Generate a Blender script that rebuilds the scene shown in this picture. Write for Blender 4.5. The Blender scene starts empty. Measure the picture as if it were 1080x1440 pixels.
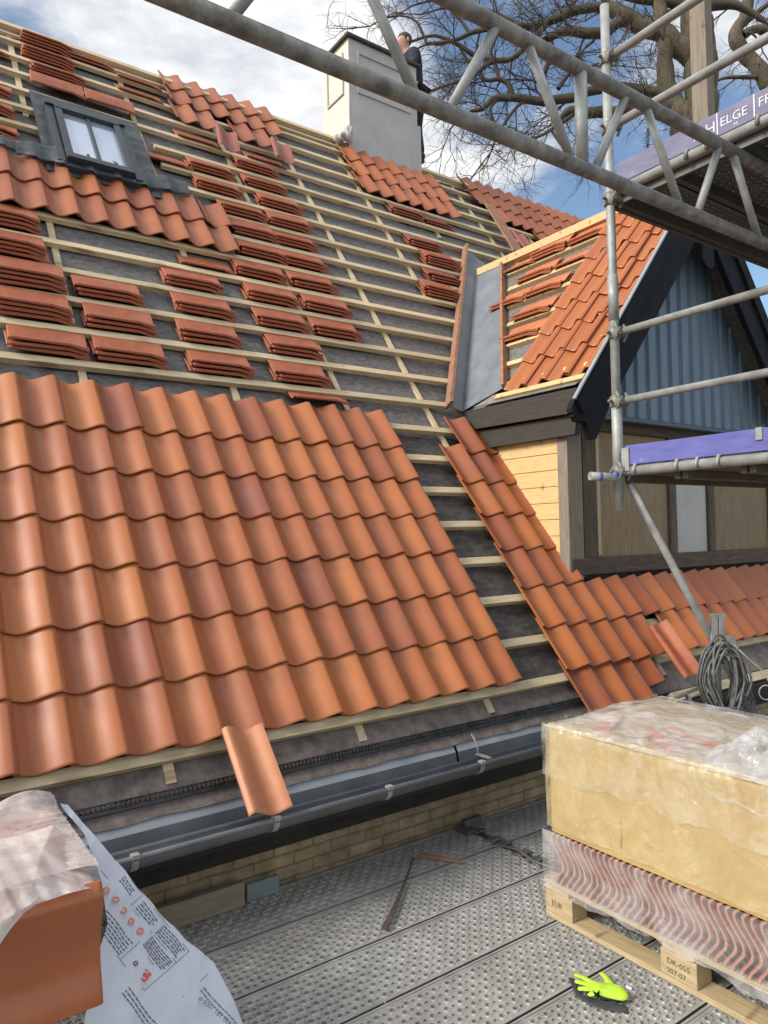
import bpy, math, random
import numpy as np
from mathutils import Vector, Matrix
R0 = random.Random(7)
D = bpy.data
SC = bpy.context.scene
COL = SC.collection
# ---------------------------------------------------------------- camera
F, PITCH, YAW, ROLL = 1016.6, 0.029803, 0.616579, -0.020699
CAM = Vector((-0.681686, -3.230870, 0.926065))
TH, G, W = 0.929245, 0.33403, 0.22          # roof pitch, batten gauge, tile cover width
_f = Vector((math.sin(YAW)*math.cos(PITCH), math.cos(YAW)*math.cos(PITCH), math.sin(PITCH)))
_r = Vector((math.cos(YAW), -math.sin(YAW), 0)); _u = _r.cross(_f)
RT = math.cos(ROLL)*_r + math.sin(ROLL)*_u
UP = -math.sin(ROLL)*_r + math.cos(ROLL)*_u
FW = _f
cd = D.cameras.new('camera'); cam = D.objects.new('camera', cd); COL.objects.link(cam)
m3 = Matrix((RT, UP, -FW)).transposed()
cam.matrix_world = Matrix.Translation(CAM) @ m3.to_4x4()
cd.sensor_fit = 'VERTICAL'; cd.sensor_height = 36.0; cd.lens = 36.0*F/1440.0
cd.clip_start = 0.02; cd.clip_end = 500
SC.camera = cam
def ray(x, y): return RT*((x-540)/F) - UP*((y-720)/F) + FW
def hit(x, y, n, p0):
    d = ray(x, y); n = Vector(n); return CAM + d*((n.dot(Vector(p0)-CAM))/n.dot(d))
def dep(x, y, t): return CAM + ray(x, y)*t
# roof axes
XA = Vector((1, 0, 0)); SA = Vector((0, math.cos(TH), math.sin(TH))); NA = Vector((0, -math.sin(TH), math.cos(TH)))
def rp(u, v, h=0.0): return XA*u + SA*v + NA*h
# dormer left slope axes
DM = 1.235; DL = math.sqrt(1+DM*DM)
DV = Vector((1/DL, 0, DM/DL)); DU = Vector((0, -1, 0)); DN = Vector((-DM/DL, 0, 1/DL))
DO = Vector((3.393, 0, 3.393*DM-2.32))       # crest plane origin
def dp(u, v, h=0.0): return DO + DU*u + DV*v + DN*h

# ---------------------------------------------------------------- materials
def new_mat(name):
    m = D.materials.new(name); m.use_nodes = True
    nt = m.node_tree; nt.nodes.clear()
    out = nt.nodes.new('ShaderNodeOutputMaterial'); b = nt.nodes.new('ShaderNodeBsdfPrincipled')
    nt.links.new(b.outputs[0], out.inputs[0]); return m, nt, b, out
def N(nt, t, **k):
    n = nt.nodes.new(t)
    for a, v in k.items():
        if a.startswith('i_'): n.inputs[a[2:].replace('_', ' ')].default_value = v
        else: setattr(n, a, v)
    return n
def L(nt, a, b): nt.links.new(a, b)
def ramp(nt, stops, fac=None, interp='LINEAR'):
    r = nt.nodes.new('ShaderNodeValToRGB'); r.color_ramp.interpolation = interp
    e = r.color_ramp.elements
    while len(e) < len(stops): e.new(0.5)
    for i, (p, c) in enumerate(stops):
        e[i].position = p; e[i].color = (*c, 1) if len(c) == 3 else c
    if fac is not None: nt.links.new(fac, r.inputs[0])
    return r
def coords(nt, scale=(1, 1, 1), kind='Object', rot=(0, 0, 0)):
    tc = N(nt, 'ShaderNodeTexCoord'); mp = N(nt, 'ShaderNodeMapping')
    mp.inputs['Scale'].default_value = scale; mp.inputs['Rotation'].default_value = rot
    L(nt, tc.outputs[kind], mp.inputs[0]); return mp.outputs[0]
def noise(nt, vec, scale, detail=4, rough=.55, dist=0):
    n = N(nt, 'ShaderNodeTexNoise'); n.inputs['Scale'].default_value = scale; n.inputs['Detail'].default_value = detail
    n.inputs['Roughness'].default_value = rough; n.inputs['Distortion'].default_value = dist
    L(nt, vec, n.inputs['Vector']); return n.outputs['Fac']
def bump(nt, b, h, strength=.3, dist=.01):
    n = N(nt, 'ShaderNodeBump'); n.inputs['Strength'].default_value = strength; n.inputs['Distance'].default_value = dist
    L(nt, h, n.inputs['Height']); L(nt, n.outputs[0], b.inputs['Normal']); return n
def simple(name, c1, c2=None, scale=8, rough=.6, metal=0, bs=0, bscale=40, stretch=(1, 1, 1), rot=(0, 0, 0), stops=(.3, .7), rough2=None, spec=.5, c3=None, kind='Object'):
    m, nt, b, out = new_mat(name)
    b.inputs['Roughness'].default_value = rough; b.inputs['Metallic'].default_value = metal
    b.inputs['Specular IOR Level'].default_value = spec
    v = coords(nt, stretch, rot=rot, kind=kind)
    if c2 is None: b.inputs['Base Color'].default_value = (*c1, 1)
    else:
        f = noise(nt, v, scale, 6, .62)
        st = [(stops[0], c1), (stops[1], c2)] + ([(min(.99, stops[1]+.12), c3)] if c3 else [])
        r = ramp(nt, st, f); L(nt, r.outputs[0], b.inputs['Base Color'])
    if rough2 is not None:
        f2 = noise(nt, v, scale*2.3, 4); mr = N(nt, 'ShaderNodeMapRange'); mr.inputs[1].default_value = .3; mr.inputs[2].default_value = .7
        mr.inputs[3].default_value = rough; mr.inputs[4].default_value = rough2; L(nt, f2, mr.inputs[0]); L(nt, mr.outputs[0], b.inputs['Roughness'])
    if bs: bump(nt, b, noise(nt, v, bscale, 4), bs, .006)
    return m
def clay(name, attr):
    m, nt, b, out = new_mat(name)
    if attr:
        a = N(nt, 'ShaderNodeAttribute'); a.attribute_name = 'tcol'
        sx = N(nt, 'ShaderNodeSeparateXYZ'); L(nt, a.outputs['Vector'], sx.inputs[0]); tone, pur = sx.outputs[0], sx.outputs[1]
    else:
        oi = N(nt, 'ShaderNodeObjectInfo'); tone = oi.outputs['Random']
        mm = N(nt, 'ShaderNodeMath', operation='MULTIPLY'); mm.inputs[1].default_value = 7.31; L(nt, tone, mm.inputs[0])
        fr = N(nt, 'ShaderNodeMath', operation='FRACT'); L(nt, mm.outputs[0], fr.inputs[0]); pur = fr.outputs[0]
    r = ramp(nt, [(0, (.44, .145, .038)), (.3, (.375, .112, .032)), (.6, (.29, .078, .028)), (.85, (.22, .058, .032)), (1, (.16, .050, .038))], tone)
    v = coords(nt)
    n1 = noise(nt, v, 7, 3, .5, .6)
    mr = N(nt, 'ShaderNodeMapRange'); mr.inputs[1].default_value = .42; mr.inputs[2].default_value = .72; L(nt, n1, mr.inputs[0])
    mu = N(nt, 'ShaderNodeMath', operation='MULTIPLY'); L(nt, mr.outputs[0], mu.inputs[0]); L(nt, pur, mu.inputs[1])
    mx = N(nt, 'ShaderNodeMix', data_type='RGBA'); L(nt, mu.outputs[0], mx.inputs['Factor']); L(nt, r.outputs[0], mx.inputs['A'])
    mx.inputs['B'].default_value = (.20, .078, .062, 1)
    n2 = noise(nt, v, 160, 3, .6); r2 = ramp(nt, [(.35, (.86, .86, .86)), (.7, (1.06, 1.06, 1.06))], n2)
    mx2 = N(nt, 'ShaderNodeMix', data_type='RGBA', blend_type='MULTIPLY'); mx2.inputs['Factor'].default_value = .8
    L(nt, mx.outputs['Result'], mx2.inputs['A']); L(nt, r2.outputs[0], mx2.inputs['B'])
    # dusty pale specks
    n3 = noise(nt, v, 38, 5, .7); r3 = ramp(nt, [(.66, (0, 0, 0)), (.74, (1, 1, 1))], n3)
    mx3 = N(nt, 'ShaderNodeMix', data_type='RGBA'); 
    m3_ = N(nt, 'ShaderNodeMath', operation='MULTIPLY'); m3_.inputs[1].default_value = .30; L(nt, r3.outputs[0], m3_.inputs[0])
    L(nt, m3_.outputs[0], mx3.inputs['Factor']); L(nt, mx2.outputs['Result'], mx3.inputs['A']); mx3.inputs['B'].default_value = (.5, .36, .28, 1)
    L(nt, mx3.outputs['Result'], b.inputs['Base Color'])
    rr = N(nt, 'ShaderNodeMapRange'); rr.inputs[3].default_value = .36; rr.inputs[4].default_value = .52; L(nt, n1, rr.inputs[0]); L(nt, rr.outputs[0], b.inputs['Roughness'])
    b.inputs['Specular IOR Level'].default_value = .6; b.inputs['Coat Weight'].default_value = .06; b.inputs['Coat Roughness'].default_value = .3
    bump(nt, b, n2, .06, .002)
    return m
M = {}
M['clay'] = clay('clay_laid', True)
M['clay_loose'] = clay('clay_loose', False)
M['clay_edge'] = simple('clay_raw_shaded_edge', (.17, .042, .022), (.29, .080, .040), 30, .85, bs=.1)
M['clay_end'] = simple('clay_raw_end', (.50, .20, .11), (.64, .30, .19), 40, .85, bs=.1)
M['bundle_end'] = simple('clay_bundle_end', (.30, .125, .080), (.42, .20, .135), 40, .85, bs=.1)
M['clay_red'] = simple('clay_red', (.29, .074, .033), (.40, .125, .055), 9, .5, bs=.05, bscale=200)
M['clay_purple'] = simple('clay_purple', (.22, .060, .045), (.30, .09, .06), 9, .45, bs=.05, bscale=200)
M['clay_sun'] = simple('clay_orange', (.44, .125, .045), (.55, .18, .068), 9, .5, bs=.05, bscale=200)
M['clay_bundle'] = simple('clay_bundle', (.30, .085, .032), (.38, .118, .045), 5, .28, bs=.04, bscale=200)
def wood(name, c1, c2, sx=(1, 14, 14), knots=True, rough=.7):
    m, nt, b, out = new_mat(name); b.inputs['Roughness'].default_value = rough
    v = coords(nt, sx); f = noise(nt, v, 5, 6, .65, .4); r = ramp(nt, [(.3, c1), (.7, c2)], f)
    v2 = coords(nt, (1.2, 5, 5)); k = noise(nt, v2, 2.6, 2, .4)
    kr = ramp(nt, [(.66, (1, 1, 1)), (.74, (.52, .42, .34))], k)
    mx = N(nt, 'ShaderNodeMix', data_type='RGBA', blend_type='MULTIPLY'); mx.inputs['Factor'].default_value = .8 if knots else .2
    L(nt, r.outputs[0], mx.inputs['A']); L(nt, kr.outputs[0], mx.inputs['B'])
    oi = N(nt, 'ShaderNodeObjectInfo'); hv = N(nt, 'ShaderNodeHueSaturation'); mr = N(nt, 'ShaderNodeMapRange')
    mr.inputs[3].default_value = .82; mr.inputs[4].default_value = 1.12; L(nt, oi.outputs['Random'], mr.inputs[0]); L(nt, mr.outputs[0], hv.inputs['Value'])
    L(nt, mx.outputs['Result'], hv.inputs['Color']); L(nt, hv.outputs[0], b.inputs['Base Color']); bump(nt, b, f, .25, .003); return m
M['batten'] = wood('pine_batten', (.46, .35, .205), (.68, .56, .36))
M['batten_yellow'] = wood('pine_batten_yellow', (.52, .36, .17), (.70, .52, .27))  # yellower pine for the dormer battens
M['board'] = wood('pine_board_y', (.42, .31, .18), (.58, .45, .28), sx=(14, 1, 14))
M['yellow_board'] = wood('yellow_siding', (.60, .40, .165), (.76, .54, .26), sx=(14, 1.5, 14))
M['ply'] = wood('plywood', (.17, .12, .068), (.28, .20, .115), sx=(9, 9, 1.2), knots=False)
M['timber'] = wood('old_timber', (.055, .042, .03), (.15, .115, .08), sx=(9, 9, 1), knots=False, rough=.85)
M['timber_grey'] = wood('grey_timber', (.16, .13, .10), (.27, .225, .17), sx=(12, 12, 1), knots=True, rough=.85)
M['timber_x'] = wood('old_timber_x', (.05, .038, .028), (.14, .10, .07), sx=(1, 9, 9), knots=False, rough=.85)
M['pallet'] = wood('pallet_wood', (.33, .25, .135), (.50, .39, .225), sx=(14, 1.4, 14))
M['rust_wood'] = simple('rusty_board', (.22, .095, .055), (.36, .19, .11), 12, .85, bs=.2)
M['brown_board'] = wood('dark_board', (.032, .026, .022), (.062, .05, .042), sx=(14, 1, 14), knots=False, rough=.7)
M['black_paint'] = simple('black_paint', (.006, .0065, .009), (.013, .014, .018), 6, .75, bs=.05, spec=.2)
M['blue_clad'] = simple('blue_cladding', (.125, .185, .245), (.16, .225, .29), 3, .55, stretch=(6, 6, 1))
M['blue_dark'] = simple('blue_ledge', (.045, .065, .095), (.06, .085, .12), 6, .5)
M['felt'] = simple('roofing_felt', (.085, .078, .074), (.225, .21, .20), 16, .9, bs=1, bscale=24, stretch=(1, 2.2, 2.2), stops=(.30, .72))
M['felt_dark'] = simple('roofing_felt_dark', (.045, .04, .037), (.15, .135, .125), 12, .88, bs=1, bscale=26, stretch=(1, 2.2, 2.2), stops=(.32, .75))
M['felt_low'] = simple('roofing_felt_dusty', (.085, .072, .065), (.25, .205, .18), 14, .92, bs=.8, bscale=40, stops=(.3, .75))
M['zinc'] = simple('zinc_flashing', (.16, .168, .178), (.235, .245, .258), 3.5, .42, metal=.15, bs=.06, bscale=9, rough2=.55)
M['zinc_pale'] = simple('zinc_pale', (.25, .27, .295), (.36, .385, .41), 4, .45, metal=.25, bs=.05, bscale=12, rough2=.6)
M['zinc_dark'] = simple('zinc_dark', (.085, .090, .095), (.135, .142, .148), 5, .48, metal=.12, bs=.06, bscale=10, rough2=.6)
M['zinc_mid'] = simple('zinc_mid', (.115, .122, .130), (.18, .19, .20), 6, .5, metal=.12, bs=.06, bscale=10)
M['lead'] = simple('lead_flashing', (.030, .036, .040), (.085, .098, .105), 9, .6, metal=.2, bs=.5, bscale=14, rough2=.4)
M['frame'] = simple('window_frame', (.030, .040, .050), (.05, .062, .075), 5, .4, metal=.2)
M['galv'] = simple('galvanised_tube', (.24, .245, .235), (.43, .44, .42), 11, .5, metal=.35, bs=.12, bscale=30, rough2=.7, c3=(.52, .52, .5))
M['galv_x'] = None
M['galv_old'] = simple('weathered_tube', (.13, .125, .11), (.32, .315, .29), 17, .55, metal=.3, bs=.3, bscale=40, rough2=.8, c3=(.40, .35, .27), stops=(.34, .66))
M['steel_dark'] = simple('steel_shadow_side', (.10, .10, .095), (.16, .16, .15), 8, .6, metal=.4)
M['deck'] = simple('deck_steel', (.30, .295, .28), (.45, .445, .425), 9, .34, metal=.35, bs=.15, bscale=60, rough2=.7)
M['toe_blue'] = simple('toe_board_blue', (.085, .090, .30), (.13, .135, .40), 5, .65, bs=.15, c3=(.30, .30, .46), stops=(.3, .62), stretch=(5, 1, 5))
M['white_paint'] = simple('white_lettering', (.62, .62, .66))
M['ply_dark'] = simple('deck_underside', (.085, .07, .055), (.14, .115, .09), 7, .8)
M['render_sunlit'] = simple('lime_render_sunlit', (.54, .525, .43), (.66, .64, .53), 6, .9, bs=.4, bscale=22)
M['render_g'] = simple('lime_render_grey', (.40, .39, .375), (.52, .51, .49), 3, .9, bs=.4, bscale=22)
M['slate'] = simple('chimney_capping', (.035, .032, .03), (.075, .068, .06), 9, .8)
M['black_plastic'] = simple('black_plastic', (.012, .012, .013), (.03, .03, .03), 9, .5)
M['soffit'] = simple('black_eaves_shade', (.012, .011, .01), (.03, .028, .025), 9, .8)  # black for the soffit, with the eaves shade put into the colour
M['cable'] = simple('grey_cable', (.06, .06, .06), (.17, .17, .165), 30, .5)
M['cable_w'] = simple('pale_cable', (.35, .34, .30), (.5, .49, .45), 30, .5)
M['rust'] = simple('rusty_steel', (.065, .055, .05), (.14, .105, .08), 14, .7, metal=.3)
M['lime'] = simple('lime_knit', (.36, .60, .03), (.48, .74, .05), 40, .85, bs=.5, bscale=180)
M['rubber'] = simple('glove_rubber', (.025, .027, .03), (.05, .052, .056), 20, .7, bs=.3, bscale=120)
M['skin'] = simple('skin', (.48, .25, .18), (.56, .31, .23), 20, .55)
M['jacket'] = simple('navy_jacket', (.012, .014, .022), (.025, .028, .04), 12, .9)
M['trousers'] = simple('black_trousers', (.010, .010, .013), (.02, .02, .024), 12, .9)
M['hair'] = simple('hair', (.03, .025, .02), (.06, .05, .04), 60, .8)
M['ground'] = simple('ground', (.10, .09, .07), (.19, .17, .13), 1.2, .95, bs=.3)
M['ink'] = simple('ink', (.05, .06, .10)); M['ink_red'] = simple('ink_red', (.60, .13, .08)); M['ink_pale'] = simple('ink_orange', (.66, .38, .30), (.72, .47, .38), 60)
M['sheet_print'] = simple('printed_sheet', (.54, .58, .66), (.68, .71, .77), 5, .35, bs=.3, bscale=7)
M['hedge'] = simple('hedge', (.05, .07, .025), (.11, .13, .05), 8, .9)
def bark():
    m, nt, b, out = new_mat('bark'); b.inputs['Roughness'].default_value = .9
    v = coords(nt, (1, 1, .25)); f = noise(nt, v, 22, 6, .7); g = noise(nt, coords(nt), 1.4, 4)
    r = ramp(nt, [(.3, (.045, .034, .024)), (.7, (.17, .13, .09))], f); r2 = ramp(nt, [(.48, (0, 0, 0)), (.62, (1, 1, 1))], g)
    mx = N(nt, 'ShaderNodeMix', data_type='RGBA'); ml = N(nt, 'ShaderNodeMath', operation='MULTIPLY'); ml.inputs[1].default_value = .55
    L(nt, r2.outputs[0], ml.inputs[0]); L(nt, ml.outputs[0], mx.inputs['Factor']); L(nt, r.outputs[0], mx.inputs['A']); mx.inputs['B'].default_value = (.10, .11, .035, 1)
    L(nt, mx.outputs['Result'], b.inputs['Base Color']); bump(nt, b, f, .8, .04); return m
M['bark'] = bark()
M['twig'] = simple('twigs', (.042, .034, .025), (.105, .085, .06), 3, .9)
def brickmat():
    m, nt, b, out = new_mat('yellow_brick'); b.inputs['Roughness'].default_value = .92
    tc = N(nt, 'ShaderNodeTexCoord'); mp = N(nt, 'ShaderNodeMapping'); mp.inputs['Rotation'].default_value = (math.pi/2, 0, 0); L(nt, tc.outputs['Object'], mp.inputs[0])
    br = N(nt, 'ShaderNodeTexBrick'); br.inputs['Scale'].default_value = 1; br.inputs['Brick Width'].default_value = .215; br.inputs['Row Height'].default_value = .060
    br.inputs['Mortar Size'].default_value = .006; br.inputs['Mortar Smooth'].default_value = .4
    br.inputs['Color1'].default_value = (.40, .33, .21, 1); br.inputs['Color2'].default_value = (.30, .24, .155, 1); br.inputs['Mortar'].default_value = (.24, .20, .145, 1)
    nz = N(nt, 'ShaderNodeTexNoise'); nz.inputs['Scale'].default_value = 14; nz.inputs['Detail'].default_value = 3; L(nt, mp.outputs[0], nz.inputs['Vector'])
    ad = N(nt, 'ShaderNodeMix', data_type='VECTOR'); ad.inputs['Factor'].default_value = .015; L(nt, mp.outputs[0], ad.inputs[4]); L(nt, nz.outputs['Color'], ad.inputs[5])
    L(nt, ad.outputs[1], br.inputs['Vector'])
    f = noise(nt, mp.outputs[0], 9, 6, .7); r = ramp(nt, [(.3, (.5, .48, .44)), (.75, (1.25, 1.2, 1.1))], f)
    mx = N(nt, 'ShaderNodeMix', data_type='RGBA', blend_type='MULTIPLY'); mx.inputs['Factor'].default_value = 1
    L(nt, br.outputs[0], mx.inputs['A']); L(nt, r.outputs[0], mx.inputs['B']); L(nt, mx.outputs['Result'], b.inputs['Base Color'])
    mh = N(nt, 'ShaderNodeMath', operation='SUBTRACT'); L(nt, f, mh.inputs[0]); L(nt, br.outputs['Fac'], mh.inputs[1])
    bump(nt, b, mh.outputs[0], .8, .008); return m
M['brick'] = brickmat()
def glassmat():
    m, nt, b, out = new_mat('window_glass'); b.inputs['Base Color'].default_value = (.05, .065, .09, 1); b.inputs['Roughness'].default_value = .03
    b.inputs['Specular IOR Level'].default_value = 1; b.inputs['Metallic'].default_value = .55
    b.inputs['Base Color'].default_value = (.55, .62, .74, 1); return m
M['glass'] = glassmat()
def film(name, tint, alpha, rough=.25, bs=.6, bscale=9, alpha2=None):
    m, nt, b, out = new_mat(name); b.inputs['Base Color'].default_value = (*tint, 1); b.inputs['Roughness'].default_value = rough
    b.inputs['Specular IOR Level'].default_value = .8
    v = coords(nt, (1, 1, 1)); f = noise(nt, v, bscale, 6, .6, 1.2); bump(nt, b, f, bs, .02)
    if alpha2 is None: b.inputs['Alpha'].default_value = alpha
    else:
        g = noise(nt, v, bscale*.7, 5, .6, .8); mr = N(nt, 'ShaderNodeMapRange'); mr.inputs[1].default_value = .35; mr.inputs[2].default_value = .65
        mr.inputs[3].default_value = alpha; mr.inputs[4].default_value = alpha2; L(nt, g, mr.inputs[0]); L(nt, mr.outputs[0], b.inputs['Alpha'])
    return m
M['film'] = film('clear_film', (.80, .80, .80), .22, .16, .9, 11, .55)
M['film_milky'] = film('milky_film', (.70, .67, .65), .42, .12, .2, 9, .80)
M['film_pink'] = film('pinkish_film', (.70, .60, .56), .34, .22, .6, 12, .66)
M['film_yellow'] = film('yellowed_film', (.76, .62, .36), .18, .06, 1.0, 8, .50)
M['film_wrap'] = film('bundle_film', (.84, .80, .79), .10, .16, .9, 9, .34)
def cartonmat():
    m, nt, b, out = new_mat('tan_wrap'); b.inputs['Roughness'].default_value = .42; b.inputs['Coat Weight'].default_value = .8; b.inputs['Coat Roughness'].default_value = .12
    f = noise(nt, coords(nt), 3, 5, .6); r = ramp(nt, [(.3, (.40, .265, .095)), (.7, (.53, .375, .155))], f); L(nt, r.outputs[0], b.inputs['Base Color'])
    bump(nt, b, noise(nt, coords(nt, (1, 1, .5)), 7, 4, .5, 1.0), .45, .03); return m
M['carton'] = cartonmat()
M['film_crumple'] = film('crumpled_film', (.62, .62, .63), .20, .10, .6, 8, .58)

# ---------------------------------------------------------------- mesh helpers
ORI = {}
def link(o): COL.objects.link(o); return o
def empty(name, loc, label, cat, group=None):
    o = link(D.objects.new(name, None)); o.location = loc; ORI[o.name] = Vector(loc); o.empty_display_size = .1
    tag(o, label, cat, group); return o
def part_empty(name, loc, parent):
    o = link(D.objects.new(name, None)); ORI[o.name] = Vector(loc); o.parent = parent; o.location = Vector(loc)-ORI[parent.name]; o.empty_display_size = .1; return o
def tag(o, label, cat, group=None, kind=None):
    if label: o['label'] = label
    if cat: o['category'] = cat
    if group: o['group'] = group
    if cat and not kind: kind = 'thing'
    if kind: o['kind'] = kind
    return o
class MB:
    def __init__(s): s.v = []; s.f = []; s.m = []; s.sm = []; s.att = []
    def add(s, vs, fs, mi=0, smooth=False, att=None):
        o = len(s.v); s.v += [tuple(p) for p in vs]
        for f in fs: s.f.append(tuple(i+o for i in f)); s.m.append(mi); s.sm.append(smooth)
        s.att += [att or (0, 0, 0)]*len(vs)
    def obox(s, o, a, b, c, mi=0):      # origin + three edge vectors
        o, a, b, c = Vector(o), Vector(a), Vector(b), Vector(c)
        if a.cross(b).dot(c) < 0: a, b = b, a
        vs = [o, o+a, o+a+b, o+b, o+c, o+a+c, o+a+b+c, o+b+c]
        s.add(vs, [(0, 3, 2, 1), (4, 5, 6, 7), (0, 1, 5, 4), (1, 2, 6, 5), (2, 3, 7, 6), (3, 0, 4, 7)], mi)
    def box(s, x0, x1, y0, y1, z0, z1, mi=0): s.obox((x0, y0, z0), (x1-x0, 0, 0), (0, y1-y0, 0), (0, 0, z1-z0), mi)
    def tube(s, pts, r, n=12, mi=0, caps=True, closed=False):
        pts = [Vector(p) for p in pts]; k = len(pts); rr = r if isinstance(r, (list, tuple)) else [r]*k
        vs = []; ref = None
        for i, p in enumerate(pts):
            if closed: t = pts[(i+1) % k]-pts[i-1]
            else: t = pts[min(i+1, k-1)]-pts[max(i-1, 0)]
            t = t.normalized() if t.length > 1e-9 else Vector((0, 0, 1))
            if ref is None: ref = t.orthogonal().normalized()
            a = (ref-t*ref.dot(t));  a = a.normalized() if a.length > 1e-6 else t.orthogonal().normalized(); ref = a; b = t.cross(a)
            for j in range(n):
                q = 2*math.pi*j/n; vs.append(p+(a*math.cos(q)+b*math.sin(q))*rr[i])
        fs = []
        for i in range(k if closed else k-1):
            i2 = (i+1) % k
            for j in range(n): fs.append((i*n+j, i*n+(j+1) % n, i2*n+(j+1) % n, i2*n+j))
        s.add(vs, fs, mi, True)
        if caps and not closed:
            o = len(s.v)-len(vs)
            s.f.append(tuple(o+j for j in reversed(range(n)))); s.m.append(mi); s.sm.append(False)
            s.f.append(tuple(o+(k-1)*n+j for j in range(n))); s.m.append(mi); s.sm.append(False)
    def prism(s, poly, ext, mi=0):
        poly = [Vector(p) for p in poly]; e = Vector(ext); n = len(poly)
        nn = Vector((0, 0, 0))
        for i in range(n): nn += poly[i].cross(poly[(i+1) % n])
        if nn.dot(e) < 0: poly.reverse()
        vs = poly+[p+e for p in poly]
        fs = [tuple(reversed(range(n))), tuple(range(n, 2*n))]+[(i, (i+1) % n, n+(i+1) % n, n+i) for i in range(n)]
        s.add(vs, fs, mi)
    def grid(s, fn, nu, nv, mi=0, smooth=True):
        vs = [fn(i/nu, j/nv) for j in range(nv+1) for i in range(nu+1)]
        fs = [(j*(nu+1)+i, j*(nu+1)+i+1, (j+1)*(nu+1)+i+1, (j+1)*(nu+1)+i) for j in range(nv) for i in range(nu)]
        s.add(vs, fs, mi, smooth)
    def ball(s, c, r, nu=12, nv=8, mi=0):
        c = Vector(c); r = r if isinstance(r, (tuple, list)) else (r, r, r)
        vs = [c+Vector((r[0]*math.sin(math.pi*j/nv)*math.cos(2*math.pi*i/nu), r[1]*math.sin(math.pi*j/nv)*math.sin(2*math.pi*i/nu), r[2]*math.cos(math.pi*j/nv))) for j in range(nv+1) for i in range(nu)]
        s.add(vs, [(j*nu+i, (j+1)*nu+i, (j+1)*nu+(i+1) % nu, j*nu+(i+1) % nu) for j in range(nv) for i in range(nu)], mi, True)
    def build(s, name, mats, parent=None, bevel=0, origin=None, solid=0):
        if not isinstance(mats, (list, tuple)): mats = [mats]
        mats = [M[m] if isinstance(m, str) else m for m in mats]
        V = np.array(s.v, float)
        if origin is None:
            lo, hi = V.min(0), V.max(0); origin = Vector(((lo[0]+hi[0])/2, (lo[1]+hi[1])/2, lo[2]))
        origin = Vector(origin)
        me = D.meshes.new(name); me.from_pydata([tuple(x) for x in (V-np.array(origin))], [], s.f)
        me.polygons.foreach_set('material_index', s.m); me.polygons.foreach_set('use_smooth', s.sm)
        for m in mats: me.materials.append(m)
        if any(a != (0, 0, 0) for a in s.att[:60]) or any(a != (0, 0, 0) for a in s.att[-60:]):
            at = me.attributes.new('tcol', 'FLOAT_VECTOR', 'POINT'); at.data.foreach_set('vector', np.array(s.att, np.float32).ravel())
        me.update(); o = link(D.objects.new(name, me)); ORI[o.name] = origin
        if parent is not None: o.parent = parent; o.location = origin-ORI[parent.name]
        else: o.location = origin
        if solid:
            so = o.modifiers.new('thick', 'SOLIDIFY'); so.thickness = solid; so.offset = 0
        if bevel:
            bv = o.modifiers.new('bevel', 'BEVEL'); bv.width = bevel; bv.segments = 2; bv.limit_method = 'ANGLE'
        return o
def one(name, mat, parent, fn, **k):
    b = MB(); fn(b); return b.build(name, mat, parent, **k)
def text_mesh(body, size, name, mat, parent, o, ex, ey, mirror=False, space=1.0):
    """lettering laid flat at o with reading axis ex and up axis ey"""
    cu = D.curves.new('lettering', 'FONT'); cu.body = body; cu.size = size; cu.space_character = space; cu.resolution_u = 2
    t = D.objects.new('lettering', cu); COL.objects.link(t)
    dg = bpy.context.evaluated_depsgraph_get(); dg.update(); me0 = t.evaluated_get(dg).to_mesh()
    vs = [Vector(o)+Vector(ex)*v.co.x+Vector(ey)*v.co.y for v in me0.vertices]; fs = [tuple(p.vertices) for p in me0.polygons]
    D.objects.remove(t); b = MB(); b.add(vs, fs)
    if not vs: return None
    return b.build(name, mat, parent)

# ---------------------------------------------------------------- tiles
def hprof(s, A):
    if s < .4:
        a = max(0, min(1, (s+.03)/.43)); a = a*a*(3-2*a); return -.26*A-.74*A*a
    if s <= 1: return -A*.5*(1+math.cos(math.pi*(s-.4)/.6))
    return -.020*((s-1)/.11)**1.6
SS = [-.02, .03, .08, .14, .2, .27, .34, .42, .5, .6, .7, .78, .85, .90, .94, .97, 1.0, 1.025, 1.05, 1.08, 1.11]
LP = ((-.02, -.007), (0, -.004), (.04, -.002), (.08, 0), (.14, -.008), (.22, -.026), (.30, -.034), (.38, -.031), (.5, -.023), (.7, -.011), (.9, -.003), (1.11, 0))
LS = [-.02, -.008, .015, .05, .08, .12, .17, .22, .26, .30, .34, .40, .5, .7, .9, 1.11]
def lprof(s, A):
    for (a, p), (c, q) in zip(LP, LP[1:]):
        if s <= c+1e-9: return p+(q-p)*(s-a)/(c-a)
    return 0
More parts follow.
